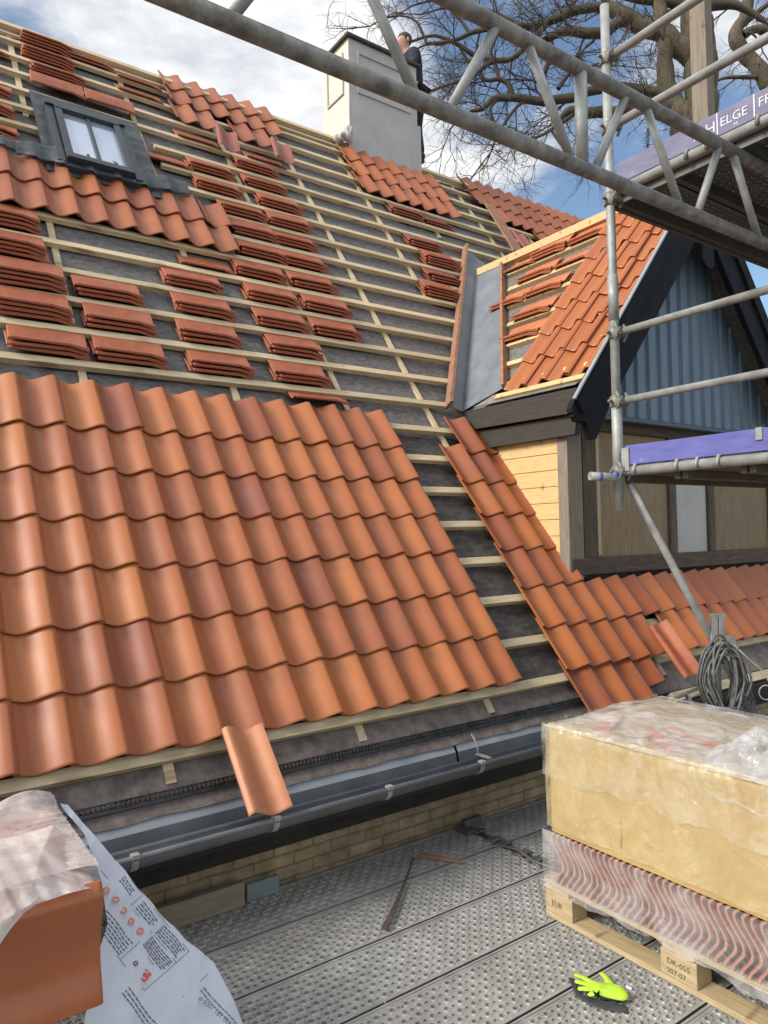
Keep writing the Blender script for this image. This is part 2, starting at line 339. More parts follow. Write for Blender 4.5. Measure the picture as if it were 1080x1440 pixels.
def tile(mb, P, LEN=.41, A=.05, tilt=.062, T=.0155, att=None, flat_nose=0, s0=0, mi=(0, 1)):
    """P(u,v,h) -> point; u=0 at crest of this tile, v=0 at the nose"""
    ts = [0, .004, .012, LEN*.4, LEN*.75, LEN*.9, LEN]; dh = [-.006, -.0015, 0, 0, 0, 0, 0]
    S = LS if flat_nose else SS[s0:]; n = len(S); nt_ = len(ts)
    def H(s, t):
        if flat_nose:
            k = max(0, min(1, (t-LEN+.10)/.085)); return lprof(s, A)-k*.024*max(0, 1-max(s, 0)/.28)
        return hprof(s, A)-tilt*t
    top = [P((s-1)*W, t, H(s, t)+d) for t, d in zip(ts, dh) for s in S]
    i0 = 3 if flat_nose else 0
    mb.add(top, [(j*n+i, j*n+i+1, (j+1)*n+i+1, (j+1)*n+i) for j in range(nt_-1) for i in range(i0, n-1)], mi[0], True, att)
    if i0: mb.add(top, [(j*n+i, j*n+i+1, (j+1)*n+i+1, (j+1)*n+i) for j in range(nt_-1) for i in range(i0)], mi[1], True, att)  # flange in the darker edge clay, its shade put into the colour
    bt = [P((s-1)*W, t, H(s, t)-T) for t in (0, LEN*.5, LEN*.78, LEN*.9, LEN) for s in S]
    mb.add(bt, [(j*n+i, (j+1)*n+i, (j+1)*n+i+1, j*n+i+1) for j in range(4) for i in range(n-1)], mi[1], True, att)
    fr = [P((s-1)*W, 0, H(s, 0)-.006) for s in S]+[P((s-1)*W, 0, H(s, 0)-T) for s in S]
    mb.add(fr, [(i, n+i, n+i+1, i+1) for i in range(n-1)], mi[1], False, att)
    bk = [P((s-1)*W, LEN, H(s, LEN)-.003) for s in S]+[P((s-1)*W, LEN, H(s, LEN)-T) for s in S]
    mb.add(bk, [(i, i+1, n+i+1, n+i) for i in range(n-1)], mi[2] if len(mi) > 2 else mi[1], False, att)
    for s, fl in ((S[0], 0), (S[-1], 1)):
        e = [P((s-1)*W, t, H(s, t)+d) for t, d in zip(ts, dh)]+[P((s-1)*W, t, H(s, t)-T) for t in ts]
        k = nt_; mb.add(e, [((i, i+1, k+i+1, k+i) if fl == 0 else (i, k+i, k+i+1, i+1)) for i in range(k-1)], mi[1] if fl else mi[0], False, att)
def field(name, parent, tiles, frame=rp, mat=('clay', 'clay_edge'), tones=(0, 1), seed=1, A=.056):
    rnd = random.Random(seed); mb = MB()
    for it in tiles:
        u, v = it[0], it[1]; LEN = it[2] if len(it) > 2 else .41
        # three broad tones like a mixed batch
        q = rnd.random(); tone = rnd.uniform(.02, .30) if q < .42 else (rnd.uniform(.28, .50) if q < .93 else rnd.uniform(.50, .68))
        tone = tones[0]+(tones[1]-tones[0])*tone; pur = rnd.random()**3*(.55 if tone > .3 else .1)
        ju, jv, jh, rot = rnd.gauss(0, .0022), rnd.gauss(0, .0030), abs(rnd.gauss(0, .0018)), rnd.gauss(0, .0065)
        def P(a, b, h, u=u, v=v): return frame(u+a+ju-rot*b, v+b+jv+rot*a, h+jh)
        tile(mb, P, LEN, A=A, att=(tone, pur, rnd.random()))
    return mb.build(name, mat, parent)

# ---------------------------------------------------------------- setting
gb = MB(); gb.box(-150, 150, -150, 200, -4.5, -4.2); tag(gb.build('ground', 'ground'), None, None, kind='structure')

# ---------------------------------------------------------------- the house
house = empty('house', (3, 2, -4.2), 'brick house with its steep tiled roof half laid over bare battens', 'house')
H = house
one('brick_wall', 'brick', H, lambda b: b.box(-4, 12, .05, .35, -4.2, -.42))
one('eaves_shade_board', 'soffit', H, lambda b: b.box(-4, 12, .012, .049, -.60, -.40))  # black board added to stand for the shade under the eaves
one('soffit', 'soffit', H, lambda b: b.prism([(-4, .05, -.42), (-4, -.22, -.33), (-4, -.20, -.44), (-4, .046, -.50)], (16, 0, 0)))
VR = 7.60
def felt(b, lo=2.28, VR=7.60, nu=220, nv=90):
    from mathutils import noise as mn
    def fn(a, c):
        u = -4+16*a; v = lo+(VR-lo)*c
        w = mn.noise(Vector((u*2.2, v*6, 1)))*.008+mn.noise(Vector((u*7, v*15, 4)))*.004
        if c == 0: v += .02*mn.noise(Vector((u*5, 0, 0)))
        return rp(u, v, -.150+w+(.004 if lo > 0 else 0))
    b.grid(fn, nu, nv)
for i_ in range(5):
    lo_ = 2.28+i_*1.07
    o_ = one('roof_felt', 'felt', H, lambda b: felt(b, lo_-.03, min(lo_+1.07+.02, 7.6), 220, 20)); o_.location += NA*(.003*(i_ % 2))
one('roof_felt', 'felt_dark', H, lambda b: felt(b, -.2, 2.36, 220, 50))  # lowest lap in a darker felt
def backroof(b):
    rz = rp(0, VR, -.15); b.prism([(-4, rz.y, rz.z), (-4, rz.y+4.55, rz.z-6.1), (-4, rz.y+4.45, rz.z-6.2), (-4, rz.y-.02, rz.z-.15)], (16, 0, 0))
one('rear_roof_slope', 'clay_red', H, backroof)
one('gable_end_wall', 'brick', H, lambda b: b.prism([(-3.9, .35, -.3), (-3.9, 4.5, 5.6), (-3.9, 8.8, -.1), (-3.9, 8.8, -4.2), (-3.9, .35, -4.2)], (.2, 0, 0)))
def batten(k, u0, u1, mat='batten', wd=.058, name='batten'):
    vt = k*G-.05*G
    b = MB(); n = max(1, int((u1-u0)/2.2)); rn = random.Random(int(k*10))
    o = rp(u0, vt-wd, -.120)
    b.obox(o, XA*(u1-u0), SA*wd, NA*.042)
    return b.build(name, mat, H, bevel=.0025)
def xval(v):      # where the main roof slope meets the dormer valley board
    return 3.45+ (v-2.60)*.625
for k in range(0, 23):
    v = k*G
    if k == 0: batten(0.10, -4, 3.12); batten(0.10, 4.12, 12); continue
    if 1 <= k <= 6: batten(k, -4, 3.62 if k > 2 else (3.9 if k > 1 else 12)); continue
    if k == 7: batten(k, -4, 3.45); continue
    z = v*math.sin(TH)
    if z < 4.1:
        batten(k, -4, xval(v)-.02)
    elif k == 16: batten(k, -4, xval(v)-.02)
    else:
        if k in (17, 18): batten(k, 1.55, 12); batten(k, -4, .52)
        elif k == 16: batten(k, 1.55, 12)
        else: batten(k, -4, 12)
    
one('ridge_board', 'batten', H, lambda b: b.obox(rp(-4, 22.62*G, -.125), XA*16, SA*.075, NA*.075), bevel=.003)
one('ridge_batten', 'batten', H, lambda b: b.obox(rp(-4, 22.35*G, -.12), XA*8.3, SA*.035, NA*.03), bevel=.003)
one('eaves_batten', 'batten', H, lambda b: b.obox(rp(-4, -1.02*G, -.14), XA*16, SA*.0, NA*.0) if 0 else b.obox(rp(4.05, -1.05*G, -.12), XA*8, SA*.07, NA*.045), bevel=.003)
for u in (-3.4, -2.5, -1.5, -.55, .42, 1.46, 2.40, 3.25, 4.17, 5.1, 6.2, 7.2, 8.3, 9.3, 10.4):
    top = 22.5*G; segs = [(-.13, top)]
    if u == .42: segs = [(-.13, 4.95), (5.9, top)]
    if 3.4 < u < 6: segs = [(-.13, .5), ((u-3.3)*1.6+2.95, top)]
    if 6 <= u < 7.2: segs = [(-.13, .5), (5.3, top)]
    for a, c in segs: one('counter_batten', 'batten', H, lambda b: b.obox(rp(u-.024, a, -.1405), XA*.048, SA*(c-a), NA*.020))
def staples(b):
    rn = random.Random(41)
    for i in range(260):
        u = rn.uniform(-.3, 9.5); v = 2.28+1.07*rn.randint(0, 4)+.03+rn.gauss(0, .012)
        if u > 3.4 and v < 5.6 and u < 7: continue
        a = rn.uniform(-.4, .4); d = (XA*math.cos(a)+SA*math.sin(a)); b.obox(rp(u, v, -.143), d*.014, NA*.003, d.cross(NA)*.0025)
one('staple', 'galv', H, staples)['kind'] = 'stuff'
# eaves: comb, dusty felt apron, zinc drip, gutter
def comb(b):
    rn = random.Random(5); u = -.6
    b.obox(rp(-1.2, -.205, -.115), XA*5.2, SA*.018, NA*.006)
    b.obox(rp(-1.2, -.165, -.115), XA*5.2, SA*.005, NA*.012)
    x = -1.2
    while x < 4.0:
        b.obox(rp(x, -.187, -.115), XA*.008, SA*(.022+rn.uniform(-.003, .003)), NA*rn.uniform(.008, .016)+SA*rn.uniform(-.006, .006)); x += .021
one('eaves_comb', 'black_plastic', H, comb)
def apron(b):
    from mathutils import noise as mn
    b.grid(lambda a, c: rp(-4+16*a, -.262+.30*c+(.010*mn.noise(Vector((a*90, 0, 0))) if c == 0 else 0), -.124+.006*mn.noise(Vector((a*70, c*4, 0)))-.01*c), 240, 4)
one('eaves_felt', 'felt_low', H, apron)
for (x0, x1) in ((-4, 2.02), (2.04, 3.9)):
    def drip(b):
        a = rp(0, -.235, -.136); c = rp(0, -.302, -.136); c2 = Vector((0, c.y-.020, c.z-.105)); c3 = Vector((0, c2.y+.03, c2.z-.012))
        pr = [a, c, c2, c3]
        for p, q in zip(pr, pr[1:]): b.add([p+XA*x0, p+XA*x1, q+XA*x1, q+XA*x0], [(0, 3, 2, 1)])
    o = one('zinc_drip_edge', ['zinc_pale', 'zinc_mid'], H, drip, solid=.004)
    for p in o.data.polygons:
        if p.index > 0: p.material_index = 1
GY, GZ, GR = -.322, -.300, .056
def gut(b):
    pr = [(GY+GR*math.cos(q), GZ+GR*math.sin(q)*1.0) for q in [math.pi+math.pi*i/12 for i in range(13)]]
    vs = [(x, y, z) for x in (-4, 3.95) for y, z in pr]
    b.add(vs, [(i, i+1, 14+i-0, 13+i) for i in range(12)], 0, True)
gutter = one('gutter', 'zinc_dark', H, gut, solid=.004)
one('gutter_bead', 'zinc_mid', gutter, lambda b: b.tube([(-4, GY-GR, GZ+.004), (3.95, GY-GR, GZ+.004)], .011, 10))
for gx in (.14, .74, 1.34, 1.94, 2.54, 3.14, 3.74, -.5):
    def brk(b):
        pts = [(gx, GY+(GR+.004)*math.cos(q), GZ+(GR+.004)*math.sin(q)) for q in [math.pi*.93+math.pi*1.0*i/12 for i in range(13)]]
        for p, q in zip(pts, pts[1:]):
            b.add([(p[0]-.014, p[1], p[2]), (p[0]+.014, p[1], p[2]), (q[0]+.014, q[1], q[2]), (q[0]-.014, q[1], q[2])], [(0, 1, 2, 3)])
        b.box(gx-.014, gx+.014, GY-GR-.014, GY-GR+.016, GZ+.006, GZ+.019)
    one('gutter_bracket', 'galv', gutter, brk, solid=.004)
one('gutter_stop', 'galv_old', gutter, lambda b: (b.box(2.005, 2.03, -.36, -.255, -.29, -.285), b.tube([(2.02, -.21, -.19), (2.02, -.255, -.235), (2.02, -.262, -.30)], .006, 6)))

# ---- laid tile fields (crest columns j -> u=j*W, nose rows k -> v=k*G)
T_ = [(j*W, k*G) for k in range(6, -1, -1) for j in range(-3, 13)]
field('tile_covering', H, T_, seed=11)
T_ = []
for k in range(6, -1, -1):
    for j in (15, 16, 17):
        if k == 6 and j == 15: continue
        T_.append((j*W+.015, k*G+.012))
T_ += [(j*W+.02, G*1.04, .36) for j in range(18, 50)]
T_ += [(j*W+.02, .0) for j in (18, 19)]+[(j*W+.0, .0) for j in range(21, 50)]
field('tile_covering', H, T_, seed=22, tones=(.12, 1))
field('tile_covering', H, [(15*W+.03, -.92*G), (16*W+.03, -.91*G), (17*W+.03, -.90*G), (18*W+.03, -.62*G, .30)], frame=lambda u, v, h: rp(u, v, h-.016), seed=23, tones=(.12, 1))
T_ = [((j-.22)*W, 14.0*G, .40) for j in range(-2, 9)]+[(8.95*W, 14.0*G, .38)]+[((j-.22)*W, 12.84*G) for j in range(-2, 10)]
field('tile_covering', H, T_, seed=33, tones=(.3, .9))
T_ = []
for k, js in ((22.07, range(6)), (21.09, range(6)), (19.88, (0, 1, 3, 4))):
    T_ += [((9.78+j+(-.1 if k < 20 else 0))*W, k*G, .36 if k > 22 else .41) for j in js]
field('tile_covering', H, T_, seed=44, tones=(.3, 1))
T_ = []
for k in (21.2, 20.12, 18.97):
    T_ += [((19.85+j)*W-(.03 if k < 19 else 0), k*G, .34 if k > 21 else .41) for j in range(7)]
field('tile_covering', H, T_, seed=55, tones=(.25, .8))
T_ = []
for k in (22.3, 21.2, 20.05, 19.0, 18.0):
    for j in range(0, 24):
        if k <= 20.05 and j < 1: continue
        if k < 20 and j < 4: continue
        if k < 19 and j < 6: continue
        T_.append(((29.95+j)*W, k*G, .34 if k > 22 else .41))
field('tile_covering', H, T_, seed=66, tones=(.3, .85))

# ---- skylight
sky_l = part_empty('skylight', rp(.9, 5.0, 0), H)
def flash(b):
    from mathutils import noise as mn
    def fn(a, c):
        u = .47+.96*a; v = 4.93+1.33*c; return rp(u, v, -.055+.012*mn.noise(Vector((u*4, v*9, 0))))
    b.grid(fn, 40, 50)
one('side_flashing', 'lead', sky_l, flash)
def apr(b):
    from mathutils import noise as mn
    def fn(a, c):
        u = -.05+1.72*a; s = ((u/W+.22) % 1.0)
        lo = 5.00-.10*math.exp(-((u-.62)/.35)**2)*0+(.05 if u < .25 else 0)+.02*mn.noise(Vector((u*5, 0, 0)))+.03*math.sin((s-.25)*2*math.pi)
        if u > 1.3: lo += (u-1.3)*.12
        hi = 5.23 if u > .45 else 5.16+.1*max(0, (u-.1))
        v = lo+(hi-lo)*c
        return rp(u, v, hprof(s, .045)*(1-.5*c)+.012+.006*mn.noise(Vector((u*30, v*30, 0))))
    b.grid(fn, 150, 8)
one('apron_flashing', 'lead', sky_l, apr, solid=.006)
def frm(b):
    u0, u1, v0, v1 = .625, 1.175, 5.05, 5.93
    for (a, c, d, e, h) in ((u0, u1, v1-.07, v1, .055), (u0, u1, v0, v0+.07, .05), (u0, u0+.055, v0+.07, v1-.07, .05), (u1-.055, u1, v0+.07, v1-.07, .05)):
        b.obox(rp(a, d, -.07), XA*(c-a), SA*(e-d), NA*(.07+h))
one('frame', 'frame', sky_l, frm, bevel=.004)
def cov(b):
    b.obox(rp(.555, 5.02, -.07), XA*.062, SA*.95, NA*.085); b.obox(rp(1.183, 5.02, -.07), XA*.062, SA*.95, NA*.085)
    b.obox(rp(.555, 5.935, -.07), XA*.69, SA*.08, NA*.105); b.obox(rp(.56, 4.985, -.07), XA*.68, SA*.055, NA*.07)
one('cover_strip', 'frame', sky_l, cov, bevel=.004)
one('glazing_bar', 'frame', sky_l, lambda b: b.obox(rp(.885, 5.121, .018), XA*.026, SA*.738, NA*.018), bevel=.003)
one('pane', 'glass', sky_l, lambda b: b.obox(rp(.68, 5.12, .0), XA*.44, SA*.74, NA*.012))

# ---- chimney
ch = part_empty('chimney', (5.0, 5.0, 5.6), H)
CY0, CY1, CX0, CX1, CZ = 4.56, 5.21, 4.42, 5.55, 7.45
b = MB(); b.box(CX0, CX1, CY0, CY1, 5.3, CZ); b.box(CX0-.012, CX1+.05, CY0-.012, CY1+.012, 5.3, 6.62)
# left-facing faces cream: sunlight on that side put into the colour
o = b.build('stack', ['render_g', 'render_sunlit'], ch)
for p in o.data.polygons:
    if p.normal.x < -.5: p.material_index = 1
def panel(b):
    z0, z1 = 6.78, 7.28; y = CY0
    for (a, c, d, e) in ((CX0+.16, CX1-.16, z1, z1+.03), (CX0+.16, CX1-.16, z0-.03, z0), (CX0+.13, CX0+.16, z0-.03, z1+.03), (CX1-.16, CX1-.13, z0-.03, z1+.03)): b.box(a, c, y-.022, y+.01, d, e)
    b.box(CX0-.022, CX0+.01, CY0+.12, CY0+.14, z0-.03, z1+.03); b.box(CX0-.022, CX0+.01, CY1-.14, CY1-.12, z0-.03, z1+.03); b.box(CX0-.022, CX0+.01, CY0+.14, CY1-.14, z0-.03, z0-.005)
one('raised_panel', 'render_g', ch, panel)
one('capping', 'slate', ch, lambda b: (b.box(CX0-.05, CX1+.05, CY0-.05, CY1+.05, CZ, CZ+.04), b.box(CX0-.02, CX1+.02, CY0-.02, CY1+.02, CZ+.04, CZ+.07)), bevel=.008)
def mort(b):
    rn = random.Random(2)
    for i in range(14):
        t = rn.random(); b.ball(Vector((CX0-.05-.18*t*rn.random(), CY0-.02-.1*rn.random(), 6.02+.20*(1-t)*rn.random())), (rn.uniform(.03, .07), rn.uniform(.02, .05), rn.uniform(.03, .08)), 8, 5)
one('mortar_fillet', 'render_g', ch, mort)

# ---- dormer
dm = part_empty('dormer', (5.18, 1.5, .6), H)
YF = .5
AX, AZ = 5.18, 4.09
def dormer_deck(b):       # left and right slopes of felt/boards
    for sgn in (-1, 1):
        pts = []
        for (x, z) in ((3.66, 0), (AX, 0)):
            zz = 1.235*x-2.32-.19
            pts.append((x, zz))
        (x0, z0), (x1, z1) = pts
        if sgn > 0: x0, x1 = 2*AX-x0, AX
        yv0 = (z0+.117)/1.339+.06; yv1 = (z1+.117)/1.339+.06
        b.prism([(x0, .22, z0), (x0, yv0, z0), (x1, yv1, z1), (x1, .22, z1)], (0, 0, -.03))
one('felt', 'felt', dm, dormer_deck)
def dbat(s, y0, y1):
    # s: slope position of top edge ; along y
    b = MB(); b.obox(dp(-y1, s-.058, -.12), DU*(y1-y0), DV*.058, DN*.044); return b.build('batten', 'batten_yellow', dm, bevel=.0025)
for s in (.49, .79, 1.10, 1.45, 1.81, 2.15, 2.50, 2.80):
    x = 3.393+s/DL; z = 1.235*x-2.44; yv = (z+.117)/1.339-.50
    dbat(s, .22, yv)
for y in (1.13,): pass
one('counter_batten', 'batten_yellow', dm, lambda b: [b.obox(dp(-yy, .4, -.142), DU*.048, DV*2.4, DN*.020) for yy in (.6, 1.0)])
# zinc valley
def va(b, a, c, d, e): b.add([a, c, d, e], [(0, 1, 2, 3)])
def onmain(x, z, off=.0): y = (z+.117)/1.339; return Vector((x, y, z))+NA*off
def ond(x, y, off=0): return Vector((x, y, 1.235*x-2.44))+DN*off
vb0 = Vector((3.62, 1.60, 2.00)); vb1 = onmain(5.22, 4.02, .0)
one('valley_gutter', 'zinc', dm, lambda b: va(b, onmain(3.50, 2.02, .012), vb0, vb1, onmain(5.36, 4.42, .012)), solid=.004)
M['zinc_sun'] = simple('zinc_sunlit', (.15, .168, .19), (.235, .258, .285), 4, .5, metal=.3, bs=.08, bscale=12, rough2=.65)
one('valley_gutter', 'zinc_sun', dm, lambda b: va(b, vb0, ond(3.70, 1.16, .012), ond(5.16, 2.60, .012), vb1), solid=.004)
one('valley_flap', 'zinc', dm, lambda b: b.add([onmain(5.36, 4.42, .014), vb1+Vector((0, 0, .003)), ond(5.16, 2.60, .015), Vector((5.6, 3.2, 4.16))], [(0, 1, 2, 3)]), solid=.003)
def vlip(b):
    a, c = onmain(3.46, 2.02, -.02), onmain(5.35, 4.45, -.02); d = (c-a)
    b.obox(a, d, XA*-.035, NA*.10)
one('valley_board', 'rust_wood', dm, vlip)
def vlip2(b):
    a, c = ond(3.70, 1.15, -.03), ond(5.16, 2.59, -.03); b.obox(a, c-a, Vector((0, -.035, 0)), DN*.085)
one('valley_board', 'rust_wood', dm, vlip2)
# tiles on dormer left slope
T_ = []
for k in range(8):
    sv = .32+.345*k
    if sv > 2.5: continue
    for yc in (.84, .62, .40, .20): T_.append((-yc, sv))
T_ = sorted(T_, key=lambda t: -t[1])
def dframe(u, v, h): return dp(u, v, h)
field('tile_covering', dm, T_, frame=dframe, seed=77, tones=(.0, .55), A=.07)
# right slope finished with tiles (seen from the side only)
def dright(u, v, h): return Vector((2*AX-(3.393+v/DL+(-DM/DL)*h), -u, (3.393*DM-2.32)+v*DM/DL+h/DL))
T_ = [(-yc, .32+.345*k, .30 if k > 5 else .41) for k in range(7) for yc in [ .2+.22*i for i in range(int((1.1+(k*.345)*.6)/.22))]]
field('tile_covering', dm, T_, frame=lambda u, v, h: dright(u, v, h), seed=78, tones=(.1, .6))
# eaves of the dormer side: felt edge, dark boards
M['underlay'] = simple('underlay_strip', (.14, .13, .115), (.24, .225, .20), 12, .85, bs=.6, bscale=30)
one('eaves_felt', 'underlay', dm, lambda b: b.add([(3.66, .24, 2.09), (3.66, 1.24, 2.09), (3.592, 1.42, 2.005), (3.592, .30, 2.005)], [(0, 1, 2, 3)]), solid=.006)
one('eaves_board', 'brown_board', dm, lambda b: b.prism([(3.60, .32, 1.80), (3.60, 1.42, 1.82), (3.60, 1.60, 1.99), (3.60, .30, 1.985)], (.06, 0, 0)))
one('eaves_board', 'brown_board', dm, lambda b: b.prism([(3.64, .36, 1.645), (3.64, 1.28, 1.645), (3.64, 1.42, 1.80), (3.64, .34, 1.795)], (.06, 0, 0)))
one('eaves_batten', 'batten_yellow', dm, lambda b: b.obox(dp(-1.16, .255, -.088), DU*.93, DV*.055, DN*.045), bevel=.003)
def siding(b):
    for i in range(8):
        z0 = .62+i*.13; z1 = z0+.126
        y1 = .5+1.25
        b.prism([(3.70, .585, z0), (3.70, min(1.6, (z1+.1)/1.339+.15), z0), (3.70, min(1.6, (z1+.1)/1.339+.15), min(z1, 1.66)), (3.70, .585, min(z1, 1.66))], (.03, 0, 0))
one('side_boarding', 'yellow_board', dm, siding, bevel=.003)
one('corner_post', 'timber_grey', dm, lambda b: b.box(3.688, 3.86, .48, .58, .55, 1.80), bevel=.006)
for x0, x1 in ((3.875, 4.03), (5.03, 5.13), (5.64, 5.74), (6.75, 6.9)):
    one('timber_post', 'timber', dm, lambda b: b.box(x0, x1, .485, .60, .70, 1.72), bevel=.006)
one('timber_beam', 'timber_x', dm, lambda b: b.box(3.70, 6.95, .47, .60, .57, .70), bevel=.006)
one('timber_beam', 'timber_x', dm, lambda b: b.box(3.70, 6.95, .475, .60, 1.715, 1.83), bevel=.006)
for x0, x1, mm in ((4.03, 5.03, 'ply'), (5.13, 5.64, 'render_g'), (5.74, 6.75, 'ply')):
    one('wall_panel', mm, dm, lambda b: b.box(x0+.003, x1-.003, .515, .545, .702, 1.713))
one('panel_batten', 'board', dm, lambda b: b.box(4.05, 4.09, .495, .514, .72, 1.71))
one('side_wall', 'ply', dm, lambda b: b.box(6.72, 6.76, .6, 1.9, .6, 2.0))
def clad(b):
    # ribbed vertical cladding clipped by the gable triangle
    pitch = .165; x = 3.70; yb = .455
    while x < 6.70:
        for (a, c, dy0, dy1) in ((0, .014, 0, -.026), (.014, .10, -.026, -.026), (.10, .114, -.026, 0), (.114, pitch, 0, 0)):
            xa, xb = x+a, x+c
            def top(q): return 4.05-1.235*abs(q-AX)-.1
            za, zb = top(xa), top(xb)
            if za < 1.86 or zb < 1.86: continue
            b.add([(xa, yb+dy0, 1.835), (xb, yb+dy1, 1.835), (xb, yb+dy1, zb), (xa, yb+dy0, za)], [(0, 1, 2, 3)])
        x += pitch
one('gable_cladding', 'blue_clad', dm, clad, solid=.003)
one('ledge', 'blue_dark', dm, lambda b: (b.box(3.78, 6.65, .375, .46, 1.79, 1.825), b.box(3.85, 6.6, .40, .46, 1.825, 1.836)), bevel=.006)
one('gable_backing', 'blue_dark', dm, lambda b: b.prism([(3.75, .47, 1.84), (6.61, .47, 1.84), (AX, .47, 3.9)], (0, .02, 0)))
def barge(sgn):
    b = MB()
    def X(x): return x if sgn < 0 else 2*AX-x
    y = .16
    dx, dz = 1/DL, DM/DL; nx, nz = DM/DL, -1/DL
    ax, az = 3.393, 1.83
    A_ = (AX, az+DM*(AX-ax)); wv = .31
    ib = (ax+nx*wv+dx*.30, az+nz*wv+dz*.30)
    it = (AX, A_[1]-wv/ (1/DL))
    poly = [(ax, az), A_, it, ib, (3.70, 1.68), (3.64, 1.585), (3.57, 1.58), (3.525, 1.70), (3.43, 1.70), (3.415, 1.725), (3.40, 1.73), (3.395, 1.755), (3.38, 1.76), (3.375, 1.79)]
    b.prism([(X(px_), y, pz_) for px_, pz_ in poly], (0, .05, 0))
    # upper fillet board
    p0, p1 = (ax-.01, az+.02), (AX, A_[1]+.03)
    q1 = (AX, A_[1]-.13); q0 = (ax+nx*.12, az+nz*.12)
    b.prism([(X(c), y-.028, d) for c, d in ((ax+.02, az+.02), p1, q1, q0)], (0, .027, 0))
    return b.build('bargeboard', 'black_paint', dm, bevel=.004)
barge(-1); barge(1)
def soff(b):
    for sgn in (-1, 1):
        def X(x): return x if sgn < 0 else 2*AX-x
        for y0, y1 in ((.212, .455),):
            b.prism([(X(3.64), y0, 1.99), (X(AX), y0, 1.99+DM*(AX-3.64)), (X(AX), y1, 1.99+DM*(AX-3.64)), (X(3.64), y1, 1.99)], (0, 0, -.03))
one('soffit', 'black_paint', dm, soff)
one('verge_trim', 'zinc_pale', dm, lambda b: b.obox((3.385, .128, 1.85), Vector((AX-3.385, 0, DM*(AX-3.385))), (0, .03, 0), DN*.012), bevel=0)
def fin(b):
    n = 10; pts = [(-.085, 0), (-.085, -.84)]+[(-.085+.17*i/n, -.84-.05*math.sin(math.pi*i/n)) for i in range(1, n)]+[(.085, -.84), (.085, 0)]
    b.prism([(AX+px_-.02, .125, 4.02+pz_) for px_, pz_ in pts], (0, .033, 0))
one('finial', 'black_paint', dm, fin, bevel=.006)
one('ridge_board', 'batten_yellow', dm, lambda b: b.box(AX-.03, AX+.03, .22, 3.0, 3.95, 4.03))

# ---------------------------------------------------------------- loose tiles
def tile_obj(name, mats=('clay_red', 'clay_edge', 'clay_end'), LEN=.465, A=.05, flat=1):
    mb = MB(); tile(mb, lambda u, v, h: Vector((v, u+W*.46, h)), LEN, A=A, tilt=0, T=.0095, flat_nose=flat, mi=(0, 1, 2))
    me_o = mb.build(name, list(mats), None, origin=(LEN/2, 0, -.06)); return me_o
def place(o, X, Y, Z, loc):
    m = Matrix((X, Y, Z)).transposed(); o.location = loc; o.rotation_euler = m.to_euler()
protos = {}
for nm, mm in (('red', 'clay_red'), ('purple', 'clay_purple'), ('sun', 'clay_sun'), ('bundle', 'clay_bundle')):
    protos[nm] = tile_obj('roof_tile', (mm, 'clay_edge', 'clay_end'))
M['clay_dusty'] = simple('clay_dusty_orange', (.38, .145, .065), (.47, .19, .085), 9, .5, bs=.05, bscale=200)
for nm, mm in (('pan_orange', 'clay_dusty'), ('pan_purple', 'clay_purple'), ('pan_red', 'clay_red')):
    protos[nm] = tile_obj('roof_tile', (mm, 'clay_edge', 'clay_end'), LEN=.44, flat=0)
used = set()
def new_tile(kind):
    p = protos[kind]
    if kind not in used: used.add(kind); return p
    o = p.copy(); COL.objects.link(o); return o
ORD = ['top', 'second', 'third', 'fourth', 'fifth']
NTH = ['first', 'second', 'third', 'fourth', 'fifth', 'sixth', 'seventh', 'eighth', 'ninth', 'tenth', 'eleventh', 'twelfth', 'thirteenth', 'fourteenth', 'fifteenth']
PILES = [(-.15, 12, 4), (-.15, 11, 4), (-.06, 10, 4), (-.06, 9, 4), (-.02, 8, 3), (.46, 10, 3), (.49, 9, 3), (.51, 8, 3),
 (1.18, 11, 3), (1.19, 10, 3), (1.16, 9, 3), (1.15, 8, 3), (1.38, 12, 1), (1.86, 12, 3), (1.87, 11, 3), (1.86, 10, 3), (1.87, 9, 3), (1.82, 8, 3),
 (2.39, 12, 3), (2.40, 11, 3), (2.40, 10, 3), (1.99, 14, 3), (1.99, 13, 3), (2.42, 14, 3), (2.42, 13, 3), (2.48, 15, 3), (2.48, 16, 3), (1.98, 15, 3),
 (1.82, 17, 3), (1.82, 16, 3), (2.42, 18, 3), (2.42, 17, 3), (.50, 22, 4), (.49, 21, 4), (.54, 20, 4), (-.18, 18, 3), (-.17, 17, 3), (-.18, 16, 2), (.93, 22, 2),
 (4.37, 16, 3), (4.44, 15, 4), (4.32, 14, 3), (4.10, 13, 4), (4.42, 18, 3), (4.90, 18, 2)]
rows = {}
for p in PILES: rows.setdefault(p[1], []).append(p)
rt = random.Random(9)
